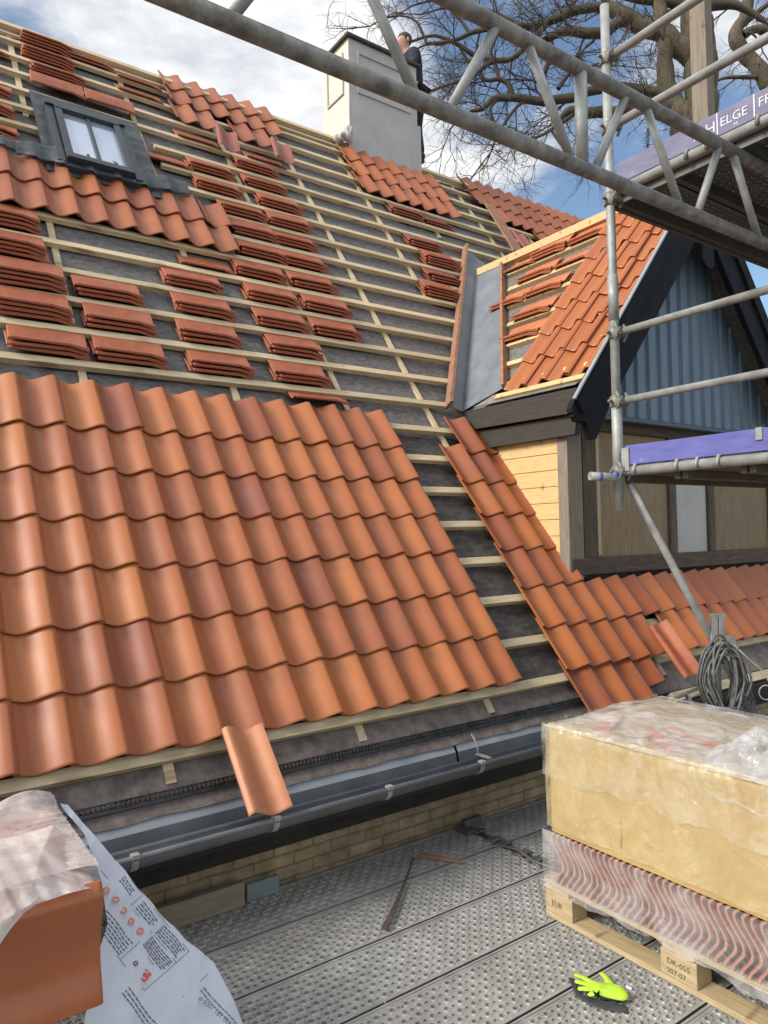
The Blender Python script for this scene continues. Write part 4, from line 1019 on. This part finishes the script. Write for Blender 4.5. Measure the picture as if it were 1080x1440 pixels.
def lfilm(b):
    def fn(a, c):
        x = BX1+.012-.70*a; y = BY0+.07+(BY1-BY0-.05)*c
        rim = .006*max(0, 1-a/.05)
        h = .030+.010*(1-c)+.008*mn.noise(Vector((x*4, y*30, 1)))+.0035*math.sin(y*203)+.045*math.exp(-((a-.12)/.14)**2-((c-.93)/.12)**2)-rim
        return Vector((x, y, h))
    b.grid(fn, 50, 90)
tag(one('plastic_wrap', 'film_pink', None, lfilm), 'pinkish plastic film stretched over the top of the lower left tile bundle', 'plastic wrap')
def ldrape(b):
    # loose white sheet folded back over the front left corner
    PT = [[(-40, 1185), (30, 1175), (75, 1160), (125, 1195), (143, 1238)],
          [(-40, 1215), (20, 1205), (60, 1195), (105, 1222), (140, 1246)],
          [(-40, 1260), (10, 1250), (45, 1245), (70, 1250), (100, 1255)],
          [(-40, 1320), (-5, 1300), (20, 1285), (38, 1275), (50, 1272)],
          [(-40, 1390), (-30, 1370), (-10, 1345), (5, 1320), (14, 1300)]]
    YD = [[-.86, -.86, -.84, -.90, -1.06], [-1.04, -1.04, -1.04, -1.10, -1.19], [-1.20, -1.21, -1.215, -1.225, -1.235], [-1.25, -1.25, -1.25, -1.245, -1.24], [-1.28, -1.27, -1.26, -1.255, -1.25]]
    def bil(T, a, c):
        x = a*4; yv = c*4; i = min(3, int(x)); j = min(3, int(yv)); fx, fy = x-i, yv-j
        fx = fx*fx*(3-2*fx) if 0 else fx
        def g(t): return Vector(t) if isinstance(t, tuple) else t
        return (g(T[j][i])*(1-fx)+g(T[j][i+1])*fx)*(1-fy)+(g(T[j+1][i])*(1-fx)+g(T[j+1][i+1])*fx)*fy
    def fn(a, c):
        p = bil(PT, a, c); yy = bil(YD, a, c)
        q = hit(p.x, p.y, (0, 1, 0), (0, yy, 0)); t_ = q.x*1.2+q.z*.5; w = .013*mn.noise(Vector((t_*26, q.y*4, q.z*2)))+.002*mn.noise(Vector((t_*70, 1, q.z*5)))
        return q+Vector((0, -1, .4))*w
    b.grid(fn, 70, 70)
tag(one('plastic_wrap', 'film_milky', None, ldrape), 'loose milky plastic sheet draped over the front corner of the lower left bundle', 'plastic wrap')
# printed sheet hanging off the right side
SA_ = Vector((-.165, -.50, -.01)); SC_ = hit(345, 1440, (0, 1, 0), (0, -.86, 0))
SN = (SC_-SA_).cross(Vector((1, .18, 0))).normalized()
if SN.y > 0: SN = -SN
def sp(x, y, o=0):
    q = hit(x, y, SN, SA_+SN*o); return q+SN*(.030*mn.noise(Vector((q.x*9-q.z*5, q.y*3, 1)))+.010*mn.noise(q*12)+.006*abs(mn.noise(Vector((q.x*40-q.z*22, 2, q.y*4)))))
ps = empty('printed_sheet', sp(240, 1330), 'pale blue printed plastic sheet hanging beside the lower left tile bundle', 'plastic sheet')
def psh(b):
    Lf = [(84, 1130), (118, 1172), (143, 1240), (150, 1300), (134, 1350), (124, 1400), (110, 1470), (100, 1540)]
    Rt = [(96, 1131), (146, 1192), (205, 1262), (262, 1322), (303, 1352), (322, 1396), (350, 1455), (384, 1540)]
    def fn(a, c):
        t = c*7; i = min(6, int(t)); f = t-i
        l_ = Vector(Lf[i]).lerp(Vector(Lf[i+1]), f); r_ = Vector(Rt[i]).lerp(Vector(Rt[i+1]), f); p = l_.lerp(r_, a)
        return sp(p.x, p.y)
    b.grid(fn, 60, 120)
one('sheet', 'sheet_print', ps, psh)
def ppt(a, c, o=.003): # local print frame: a along the long axis (down right), c across to lower-left
    return sp(165+a*.60-c*.62, 1215+a*.72+c*.55, o)
def stroke(b, a0, c0, a1, c1, w):
    p, q = ppt(a0, c0), ppt(a1, c1); d = (q-p).normalized(); s_ = d.cross(SN)*w/2; b.add([p-s_, p+s_, q+s_, q-s_], [(0, 1, 2, 3)])
def lines(b):
    rn = random.Random(3)
    for (a0, c0, a1, c1) in ((-10, 0, 170, 0), (-10, 28, 170, 28), (60, 0, 60, 28), (110, 28, 110, 100), (10, 60, 150, 60), (170, 0, 170, 100), (60, 100, 170, 100), (215, -2, 215, 60)): 
        stroke(b, a0, c0, a1, c1, .0014)
    def block(a0, a1, c0, c1, step):
        c = c0
        while c < c1:
            a = a0
            while a < a1-3:
                l_ = rn.uniform(3, 9); stroke(b, a, c, min(a+l_, a1), c, .0030); a += l_+1.6
            c += step
    block(20, 50, 8, 22, 5); block(68, 105, 8, 24, 5); block(115, 165, 5, 24, 4.5); block(116, 166, 34, 56, 4); block(0, 105, 66, 98, 6); block(150, 260, 120, 140, 7)
    block(225, 300, 20, 30, 7)
one('small_print', 'ink', ps, lines)
def icons(b):
    for i in range(5):
        c_ = ppt(18+i*20, 44, .0035); r_ = .013; e1 = (ppt(19, 44)-ppt(18, 44)).normalized(); e2 = e1.cross(SN)
        b.add([c_+(e1*math.cos(q)+e2*math.sin(q))*r_ for q in [2*math.pi*k/20 for k in range(20)]], [tuple(range(20))])
one('icon', 'ink_pale', ps, icons)
def icons2(b):
    e1 = (ppt(19, 44)-ppt(18, 44)).normalized(); e2 = e1.cross(SN)
    for i in range(5):
        c_ = ppt(18+i*20, 44, .0045); n_ = 24; r0, r1 = .0100, .0070
        b.add([c_+(e1*math.cos(q)+e2*math.sin(q))*r0 for q in [2*math.pi*k/n_ for k in range(n_)]]+[c_+(e1*math.cos(q)+e2*math.sin(q))*r1 for q in [2*math.pi*k/n_ for k in range(n_)]], [(k, (k+1) % n_, n_+(k+1) % n_, n_+k) for k in range(n_)])
    pass
    pass
one('icon_ring', 'ink_red', ps, icons2)
def emb(b, full=True):
    e1 = (ppt(19, 44)-ppt(18, 44)).normalized(); e2 = e1.cross(SN); c_ = ppt(152, 84, .004 if full else .0055); s_ = .017
    if full: b.add([c_-e1*s_-e2*s_, c_+e1*s_-e2*s_, c_+e1*s_+e2*s_, c_-e1*s_+e2*s_], [(0, 1, 2, 3)])
    else:
        A_ = [.6+4.6*k/20 for k in range(21)]
        b.add([c_+(e1*math.cos(q)+e2*math.sin(q))*.0125 for q in A_]+[c_+(e1*math.cos(q)+e2*math.sin(q))*.0080 for q in A_], [(k, k+1, 22+k, 21+k) for k in range(20)])
em_ = one('emblem', 'ink_red', ps, emb)
one('emblem_curl', 'white_paint', em_, lambda b: emb(b, False))
def tri(b):
    c_ = ppt(130, 84, .004); e1 = (ppt(19, 44)-ppt(18, 44)).normalized(); e2 = e1.cross(SN); r_ = .011
    P3 = [c_+(e1*math.cos(q)+e2*math.sin(q))*r_ for q in (0.3, 2.4, 4.5)]
    for i in range(3):
        p, q = P3[i], P3[(i+1) % 3]; p, q = p.lerp(q, .15), p.lerp(q, .8); d = (q-p).normalized(); s_ = d.cross(SN)*.002; b.add([p-s_, p+s_, q+s_, q-s_], [(0, 1, 2, 3)])
one('recycling_mark', 'ink', ps, tri)
e1 = (ppt(19, 44)-ppt(18, 44)).normalized(); e2 = e1.cross(SN); e2 = e2 if e2.dot(UP) > 0 else -e2
text_mesh('0-3001 181 005 0-', .020, 'lettering', 'ink', ps, ppt(232, 34), e1, -e2, space=1.05)

# ---------------------------------------------------------------- glove
def skinobj(name, verts, edges, radii, mat, parent=None, sub=2, flat=None):
    me = D.meshes.new(name); me.from_pydata([tuple(v) for v in verts], edges, []); o = link(D.objects.new(name, me))
    sm = o.modifiers.new('skin', 'SKIN'); sm.use_smooth_shade = True
    for i, r in enumerate(radii): me.skin_vertices[0].data[i].radius = (r, r) if not isinstance(r, tuple) else r
    me.skin_vertices[0].data[0].use_root = True
    ss = o.modifiers.new('sub', 'SUBSURF'); ss.levels = sub; ss.render_levels = sub
    dg = bpy.context.evaluated_depsgraph_get(); dg.update(); m0 = o.evaluated_get(dg)
    me2 = D.meshes.new_from_object(m0); D.objects.remove(o)
    b = MB(); vs = [v.co.copy() for v in me2.vertices]
    if flat: vs = [flat(v) for v in vs]
    b.add(vs, [tuple(p.vertices) for p in me2.polygons], 0, True)
    return b.build(name, mat, parent)
zd = -.785
def gp(x, y, z=0): p = hit(x, y, (0, 0, 1), (0, 0, zd)); p.z = zd+z; return p
gv = [gp(886, 1409, .014), gp(868, 1402, .016), gp(848, 1396, .018), gp(836, 1391, .018)]
ge = [(0, 1), (1, 2), (2, 3)]; gr = [.030, .034, .036, .034]
for tip, mid, root in (((807, 1373), (820, 1379), (833, 1386)), ((808, 1383), (820, 1387), (834, 1391)), ((812, 1394), (824, 1395), (836, 1396)), ((826, 1403), (834, 1402), (842, 1401))):
    i = len(gv); gv += [gp(*root, .018), gp(*mid, .020), gp(*tip, .014)]; ge += [(3, i), (i, i+1), (i+1, i+2)]; gr += [.0135, .0125, .0105]
i = len(gv); gv += [gp(858, 1388, .02), gp(852, 1379, .022), gp(844, 1371, .015)]; ge += [(1, i), (i, i+1), (i+1, i+2)]; gr += [.015, .0125, .0105]
gl = empty('work_glove', gp(850, 1398), 'lime green work glove with dark rubber palm lying on the steel deck', 'glove')
gm = skinobj('glove', gv, ge, gr, ['lime', 'rubber'], gl, flat=lambda v: Vector((v.x, v.y, zd+max(-.010, (v.z-zd)*.55+.002*mn.noise(v*60)))))
oz = ORI[gm.name]
for p in gm.data.polygons:
    c = Vector(p.center)+oz
    if p.normal.z < .12 and c.z < zd+.010: p.material_index = 1
def cuffl(b):
    p = gp(880, 1400, .030); b.obox(p, Vector((.012, .004, .000)), Vector((.003, -.022, -.002)), (0, 0, .003))
one('label', 'white_paint', gl, cuffl)
skinobj('palm', [gp(884, 1417, .004), gp(862, 1413, .004), gp(840, 1408, .004), gp(815, 1398, .004), gp(803, 1372, .004)], [(0, 1), (1, 2), (2, 3), (3, 4)], [.020, .026, .026, .014, .012], 'rubber', gl, flat=lambda v: Vector((v.x, v.y, zd-.008+max(-.004, (v.z-zd)*.18))))

# ---------------------------------------------------------------- cable coil on its bracket
cc = Vector((3.20, -1.0, .02))
ck = empty('cable_coil', cc-Vector((0, 0, .3)), 'thick hank of grey cable hanging from the steel upright by the eaves', 'cable')
rn = random.Random(12)
def coil(b):
    ex = RT.copy(); ez = Vector((0, 0, 1))
    for i in range(20):
        pts = []; rx = rn.uniform(.060, .128); rz = rn.uniform(.15, .24); ox = rn.uniform(-.015, .015); oy = rn.uniform(-.05, .05); ph = rn.random()*6
        for k in range(28):
            q = 2*math.pi*k/28; zz = math.sin(q)*rz; xx = math.cos(q)*rx*(1-.35*max(0, -math.sin(q)) )
            pts.append(cc+ex*(xx+ox+.006*math.sin(3*q+ph))+ez*(zz+.06-(.24-rz)*.2)+FW*(oy+.02*math.sin(2*q+ph)))
        b.tube(pts, .0062, 7, closed=True)
one('loops', 'cable', ck, coil)
def tie(b):
    for z in (-.10, -.088, -.112): b.tube([cc+RT*(.095*math.cos(q))+FW*(.07*math.sin(q))+Vector((0, 0, z)) for q in [2*math.pi*k/16 for k in range(16)]], .006, 7, closed=True)
one('binding', 'cable', ck, tie)
def tails(b):
    for i in range(7):
        x = .05+i*.012; pts = [cc+RT*(x*(.5)+.0)+Vector((0, 0, .30)), cc+RT*(x)+Vector((0, 0, .12)), cc+RT*(x+.05)+Vector((0, 0, -.1)), cc+RT*(x+.10)+Vector((0, 0, -.27))]
        b.tube(pts, .0045, 6)
one('tails', 'cable', ck, tails)
def loopw(b):
    b.tube([cc+RT*x+Vector((0, 0, z)) for x, z in ((.06, .25), (.14, .17), (.21, .11), (.26, .03), (.275, -.06), (.24, -.16))], .004, 6)
    b.tube([cc+RT*(.235+.04*math.cos(q))+Vector((0, 0, -.02+.04*math.sin(q))) for q in [2*math.pi*k/16 for k in range(16)]], .004, 6, closed=True)
one('thin_wire', 'cable_w', ck, loopw)
def brk2(b):
    o = cc+Vector((0, 0, .12))+FW*.08; 
    b.obox(o-RT*.03, RT*.035, FW*.02, Vector((0, 0, .28))+RT*.012); b.obox(o+RT*.02, RT*.03, FW*.02, Vector((0, 0, .27))+RT*.004); b.obox(o-RT*.022+Vector((0, 0, .265)), RT*.085, FW*.03, (0, 0, .02))
    b.tube([o+RT*.0+Vector((0, 0, -1.0)), o+Vector((0, 0, .1))], .024, 12)
tag(one('steel_upright', 'galv', None, brk2, bevel=.003), 'short perforated steel upright holding the grey cable coil', 'scaffold upright')
tag(one('gutter_strut', 'galv_old', None, lambda b: (b.tube([(3.35, -.42, -.22), (3.95, -.42, -.16)], .013, 8), b.tube([(3.75, -.42, -.18), (3.86, -.46, -.42)], .016, 8)), bevel=0), 'thin steel strut at the open end of the gutter', 'strut')

# ---------------------------------------------------------------- worker behind the chimney
PYY = 5.0
pe = empty('person', hit(600, 236, (0, 1, 0), (0, PYY, 0)), 'person in dark jacket and trousers standing on the ridge behind the chimney', 'person')
def pq(x, y, d=0): return hit(x-5-(1 if y > 100 else 0), y, (0, 1, 0), (0, PYY+d, 0))
def body(rs=1.0): pass
U = lambda p, dz: p+Vector((0, 0, dz))
head = pq(572, 60); neck = pq(575, 73); chest = pq(582, 88); belly = pq(587, 112); pelv = pq(589, 132)
kn = pq(592, 180); ft = pq(598, 230); kn2 = pq(584, 182, .2); ft2 = pq(586, 232, .25)
shL = chest+Vector((-.06, -.17, .03)); shR = chest+Vector((.08, .19, .02)); elL = shL+Vector((-.10, -.10, -.27)); haL = elL+Vector((-.24, .02, -.05)); elR = shR+Vector((.02, .08, -.30)); haR = elR+Vector((-.20, -.05, -.16))
V_ = [pelv, belly, chest, neck, head, U(head, .085), shL, elL, haL, shR, elR, haR, pelv+Vector((-.02, .09, -.04)), kn2, ft2+Vector((0, 0, .08)), ft2+Vector((-.17, 0, .03)), pelv+Vector((.02, -.08, -.04)), kn, ft+Vector((0, 0, .08)), ft+Vector((-.17, 0, .03)), head+Vector((-.105, .0, -.01)), head+Vector((-.085, 0, -.06)), head+Vector((.0, -.085, -.005))]
E_ = [(0, 1), (1, 2), (2, 3), (3, 4), (4, 5), (2, 6), (6, 7), (7, 8), (2, 9), (9, 10), (10, 11), (0, 12), (12, 13), (13, 14), (14, 15), (0, 16), (16, 17), (17, 18), (18, 19), (4, 20), (4, 21), (4, 22)]
Rr = [.135, .125, .15, .055, .098, .082, .07, .048, .034, .07, .048, .034, .09, .062, .045, .035, .09, .062, .045, .035, .016, .03, .014]
for hnd, ang in ((8, 1), (11, -1)):
    w = V_[hnd]; i = len(V_); V_.append(w+Vector((-.06, 0, -.02))); E_.append((hnd, i)); Rr.append(.034)
    for f in range(5):
        j = len(V_); dy = (f-2)*.018
        if f == 0: V_ += [V_[i]+Vector((.01, -.045*ang, .0)), V_[i]+Vector((-.02, -.065*ang, -.01))]
        else: V_ += [V_[i]+Vector((-.045, dy, -.005)), V_[i]+Vector((-.075-.006*(2-abs(f-2)), dy*1.2, -.03))]
        E_ += [(i, j), (j, j+1)]; Rr += [.010, .008]
skinobj('body', V_, E_, Rr, 'skin', pe, sub=2)
skinobj('jacket', [U(pelv, .02), belly, chest, U(neck, -.03), shL, elL, haL+Vector((.05, 0, 0)), shR, elR, haR+Vector((.05, 0, .03))], [(0, 1), (1, 2), (2, 3), (2, 4), (4, 5), (5, 6), (2, 7), (7, 8), (8, 9)], [.155, .148, .178, .075, .095, .068, .052, .095, .068, .052], 'jacket', pe, sub=2)
skinobj('trousers', [U(pelv, .03), V_[12], kn2, ft2+Vector((0, 0, .12)), V_[16], kn, ft+Vector((0, 0, .12))], [(0, 1), (1, 2), (2, 3), (0, 4), (4, 5), (5, 6)], [.145, .115, .082, .07, .115, .082, .07], 'trousers', pe, sub=2)
one('boot', 'black_plastic', pe, lambda b: (b.ball(ft+Vector((-.08, 0, .04)), (.15, .06, .06)), b.ball(ft+Vector((0, 0, .11)), (.07, .065, .07))))
one('boot', 'black_plastic', pe, lambda b: (b.ball(ft2+Vector((-.08, 0, .04)), (.15, .06, .06)), b.ball(ft2+Vector((0, 0, .11)), (.07, .065, .07))))
one('hair', 'hair', pe, lambda b: b.ball(head+Vector((.028, 0, .052)), (.112, .108, .10), 16, 10))
one('ear', 'skin', pe, lambda b: b.ball(head+Vector((.01, -.108, -.005)), (.022, .012, .034)))

# ---------------------------------------------------------------- trees
def bough(b, pts, depth, n=9):
    """pts: (px, py, width px); a limb placed in the air at that distance"""
    P = []; Rr_ = []
    for i, q in enumerate(pts):
        dd = depth+(q[3] if len(q) > 3 else 0); P.append(dep(q[0], q[1], dd)); Rr_.append(q[2]*dd/F/2*(1.12 if q[2] < 20 else 1))
    # resample with a little knobbliness
    Q = []; S_ = []
    for i in range(len(P)-1):
        p0 = P[max(i-1, 0)]; p1 = P[i]; p2 = P[i+1]; p3 = P[min(i+2, len(P)-1)]
        for k in range(6):
            t = k/6; q = .5*((2*p1)+(p2-p0)*t+(2*p0-5*p1+4*p2-p3)*t*t+(3*p1-p0-3*p2+p3)*t**3)
            j = Rr_[i]*.22; Q.append(q+Vector((mn.noise(q*3), mn.noise(q*3+Vector((9, 0, 0))), mn.noise(q*3+Vector((0, 9, 0)))))*j*1.5); S_.append((Rr_[i]*(1-t)+Rr_[i+1]*t)*(1+.10*mn.noise(q*4)))
    Q.append(P[-1]); S_.append(Rr_[-1]); b.tube(Q, S_, n, 0, False); return list(zip(Q, S_))
def twigs(b, start, d, ln, r, lvl, rnd):
    n = 5 if lvl > 0 else 3; P = [start]; S_ = [r]; p = start.copy(); dd = d.normalized()
    for i in range(n):
        dd = (dd+Vector((rnd.gauss(0, .19), rnd.gauss(0, .19), rnd.gauss(.01, .19)))).normalized(); p = p+dd*ln/n; P.append(p.copy()); S_.append(r*(1-.75*(i+1)/n))
        if lvl > 0:
            m = 1 if rnd.random() < .70 else 2
            for _ in range(m):
                nd = (dd*.75+Vector((rnd.gauss(0, .62), rnd.gauss(0, .62), rnd.gauss(-.02, .62)))).normalized()
                twigs(b, p.copy(), nd, ln*rnd.uniform(.42, .68), max(r*.52, .0034), lvl-1, rnd)
    b.tube(P, S_, 4 if lvl > 0 else 3, 0, False)
def tree(name, label, limbs, trunk_idx, depth, seed, dens=1.0):
    rnd = random.Random(seed); base = dep(limbs[0][0][0], limbs[0][0][1], depth); base.z = -4.2
    t = empty(name, base, label, 'tree'); tb_ = MB(); cb_ = MB()
    for i, l_ in enumerate(limbs):
        isT = i in trunk_idx
        bb = tb_ if isT else cb_
        path = bough(bb, l_, depth, 14 if l_[0][2] > 20 else 8)
        tot = 0
        for j in range(2, len(path)):
            (p, r_), (p0, _) = path[j], path[j-1]
            if r_ > .20 and rnd.random() < .75: continue
            k = .06 if r_ > .1 else (.12 if r_ > .04 else .18)
            if rnd.random() < k*dens:
                d = (p-p0).normalized(); side = Vector((rnd.gauss(0, 1), rnd.gauss(0, .7), rnd.gauss(-.05, 1))); side = (side-d*side.dot(d)).normalized()
                twigs(cb_, p, (d*.5+side).normalized(), rnd.uniform(.7, 1.5), min(.022, max(.010, r_*.4)), 2, rnd)
        (p, r_), (p0, _) = path[-1], path[-2]
        if not isT or l_[-1][2] < 12: twigs(cb_, p, (p-p0), rnd.uniform(.8, 1.4), min(r_, .018), 2, rnd)
    tb_.build('trunk', 'bark', t); cb_.build('crown', 'twig', t)
# trunk continues to the ground behind the house
LIM = [
 [(990, 1100, 62), (988, 700, 52), (986, 400, 46), (986, 178, 42), (986, 100, 44), (984, 55, 46), (976, 15, 38), (970, -40, 30)],
 [(985, 230, 50), (962, 180, 42), (944, 135, 27), (938, 100, 23), (935, 60, 20), (930, 25, 18), (922, -20, 15)],
 [(985, 90, 36), (962, 70, 30), (932, 48, 26), (895, 34, 24), (872, 22, 21), (856, 10, 16)],
 [(950, 150, 24), (900, 152, 16), (860, 158, 14), (824, 158, 13), (800, 156, 9), (786, 168, 5)],
 [(948, 135, 18), (900, 125, 13), (862, 122, 11), (824, 130, 11), (803, 138, 12), (770, 142, 11), (742, 140, 10), (697, 138, 8), (680, 152, 6), (662, 156, 4)],
 [(885, 30, 15), (869, 32, 14), (849, 45, 14), (825, 46, 13), (803, 43, 12), (785, 46, 11), (768, 56, 8)],
 [(868, 18, 13), (844, 12, 12), (813, 15, 11), (790, 24, 10), (768, 32, 9), (738, 37, 8), (708, 38, 7), (670, 44, 6), (640, 56, 5), (600, 62, 4)],
 [(768, 33, 8), (745, 60, 7), (716, 84, 6), (690, 84, 7), (665, 76, 6), (640, 60, 5), (610, 50, 4), (575, 60, 3)],
 [(716, 84, 6), (690, 88, 6), (668, 105, 5), (640, 116, 4), (606, 128, 3)],
 [(721, 134, 7), (714, 118, 7), (700, 111, 6), (682, 112, 5), (664, 92, 4), (648, 70, 3)],
 [(702, 110, 5), (696, 92, 5), (690, 73, 4), (700, 50, 3)],
 [(770, 130, 8), (765, 108, 7), (772, 84, 6), (776, 60, 4)],
 [(785, 125, 6), (800, 104, 5), (818, 95, 4)],
 [(700, 138, 6), (690, 152, 4), (694, 170, 3)],
 [(740, 140, 5), (722, 156, 4), (700, 190, 3), (690, 215, 2)],
 [(815, 155, 6), (790, 172, 5), (762, 190, 4), (740, 196, 3)],
 [(775, 182, 4), (790, 205, 3), (810, 225, 2)],
 [(860, 10, 10), (838, -12, 9), (800, -20, 7)],
 [(735, 37, 5), (700, 20, 5), (660, 8, 4), (620, 12, 3)],
 [(600, 62, 4), (585, 30, 3), (560, 22, 2.5), (535, 28, 2)],
 [(660, 46, 5), (640, 20, 4), (612, 2, 3), (580, 8, 2)],
 [(640, 116, 3), (622, 140, 2.5), (600, 150, 2)],
 [(690, 215, 2), (672, 238, 2), (655, 262, 1.6)],
 [(985, 20, 20), (1005, 4, 14), (1043, 10, 9), (1075, 30, 6)],
 [(975, 10, 16), (940, 2, 12), (900, 0, 10), (870, -8, 7)],
]
tree('bare_tree', 'large bare oak with thick mossy limbs rising behind the chimney and ridge', LIM, (0, 1, 2), 13.5, 5, 1.0)
LIM2 = [
 [(1220, 800, 44), (1160, 400, 34), (1100, 150, 26), (1078, 112, 23), (1056, 82, 20), (1036, 60, 17), (1037, 41, 15), (1049, 18, 14), (1052, -30, 12)],
 [(1045, 50, 12), (1060, 40, 10), (1080, 45, 12), (1110, 50, 10)],
 [(1050, 15, 10), (1010, -5, 7), (970, 10, 5), (940, 15, 3)],
 [(1080, 130, 8), (1050, 165, 5), (1030, 200, 4), (1015, 240, 3)],
 [(1050, 30, 7), (1075, 10, 6), (1100, -10, 5)],
 [(1070, 108, 6), (1020, 110, 4), (990, 120, 3), (965, 110, 2.5)],
]
tree('bare_tree', 'second bare tree with a crooked trunk at the upper right edge', LIM2, (0,), 16, 8, .9)
# distant undergrowth seen through the dormer gap
hb = MB(); rh = random.Random(31)
for i in range(2600):
    p = Vector((rh.uniform(14, 40), rh.uniform(8, 40), rh.uniform(-4, 3.2))); s_ = rh.uniform(.15, .35); a = Vector((rh.gauss(0, 1), rh.gauss(0, 1), rh.gauss(0, 1))).normalized()*s_; c = a.orthogonal().normalized()*s_
    hb.add([p, p+a, p+a+c, p+c], [(0, 1, 2, 3)])
tag(hb.build('undergrowth', 'hedge'), 'dull green undergrowth on the ground far behind the house', 'undergrowth', kind='stuff')

# ---------------------------------------------------------------- sky and light
SUN_DIR = Vector((-.80, .10, .60)).normalized()      # towards the sun
sl = D.lights.new('sun', 'SUN'); sl.energy = 3.4; sl.angle = math.radians(24); sl.color = (1, .95, .86)
so = link(D.objects.new('sun', sl)); so.rotation_euler = SUN_DIR.to_track_quat('Z', 'Y').to_euler(); so.location = (0, 0, 20)
wd = D.worlds.new('World'); SC.world = wd; wd.use_nodes = True; nt = wd.node_tree; nt.nodes.clear()
wo = N(nt, 'ShaderNodeOutputWorld'); bg = N(nt, 'ShaderNodeBackground'); L(nt, bg.outputs[0], wo.inputs[0])
st = N(nt, 'ShaderNodeTexSky'); st.sky_type = 'NISHITA'; st.sun_disc = False
st.sun_elevation = math.asin(SUN_DIR.z); st.sun_rotation = math.atan2(SUN_DIR.x, SUN_DIR.y)
st.air_density = 1.0; st.dust_density = .6; st.ozone_density = 1.5
tc = N(nt, 'ShaderNodeTexCoord'); mp = N(nt, 'ShaderNodeMapping'); mp.inputs['Scale'].default_value = (1, 1, 1.9); L(nt, tc.outputs['Generated'], mp.inputs[0])
c1 = noise(nt, mp.outputs[0], 3.1, 7, .56, .3)
mp2 = N(nt, 'ShaderNodeMapping'); mp2.inputs['Location'].default_value = (3.1, 1.7, .4); mp2.inputs['Scale'].default_value = (1, 1, 2.2); L(nt, tc.outputs['Generated'], mp2.inputs[0])
c2 = noise(nt, mp2.outputs[0], 6.5, 5, .6)
# cloud cover thins towards the right of the view (+x)
sx = N(nt, 'ShaderNodeSeparateXYZ'); L(nt, tc.outputs['Generated'], sx.inputs[0])
mr = N(nt, 'ShaderNodeMapRange'); mr.inputs[1].default_value = .40; mr.inputs[2].default_value = .90; mr.inputs[3].default_value = .085; mr.inputs[4].default_value = -.085; L(nt, sx.outputs[0], mr.inputs[0])
ad = N(nt, 'ShaderNodeMath', operation='ADD'); L(nt, c1, ad.inputs[0]); L(nt, mr.outputs[0], ad.inputs[1])
cm = ramp(nt, [(.45, (0, 0, 0)), (.60, (1, 1, 1))], ad.outputs[0]); cm.color_ramp.interpolation = 'EASE'
cc_ = ramp(nt, [(.34, (6.4, 6.9, 7.7)), (.54, (10.2, 10.3, 10.4))], c2)
mx = N(nt, 'ShaderNodeMix', data_type='RGBA'); L(nt, cm.outputs[0], mx.inputs['Factor'])
sg = N(nt, 'ShaderNodeMix', data_type='RGBA', blend_type='MULTIPLY'); sg.inputs['Factor'].default_value = 1; L(nt, st.outputs[0], sg.inputs['A']); sg.inputs['B'].default_value = (1.75, 1.75, 1.7, 1)
L(nt, sg.outputs['Result'], mx.inputs['A']); L(nt, cc_.outputs[0], mx.inputs['B'])
rear_fill = N(nt, 'ShaderNodeMapRange'); rear_fill.inputs[1].default_value = -.35; rear_fill.inputs[2].default_value = .25; rear_fill.inputs[3].default_value = 1.15; rear_fill.inputs[4].default_value = 1.0; L(nt, sx.outputs[1], rear_fill.inputs[0])  # brightens the unseen sky behind the camera, added as fill light
vm = N(nt, 'ShaderNodeVectorMath', operation='SCALE'); L(nt, mx.outputs['Result'], vm.inputs[0]); L(nt, rear_fill.outputs[0], vm.inputs['Scale']); L(nt, vm.outputs[0], bg.inputs[0]); bg.inputs[1].default_value = .075
SC.view_settings.view_transform = 'Standard'; SC.view_settings.look = 'None'; SC.view_settings.gamma = 1; SC.view_settings.exposure = .42
SC.cycles.max_bounces = 8; SC.cycles.transparent_max_bounces = 12
for k_, p_ in protos.items():
    if k_ not in used: D.objects.remove(p_)
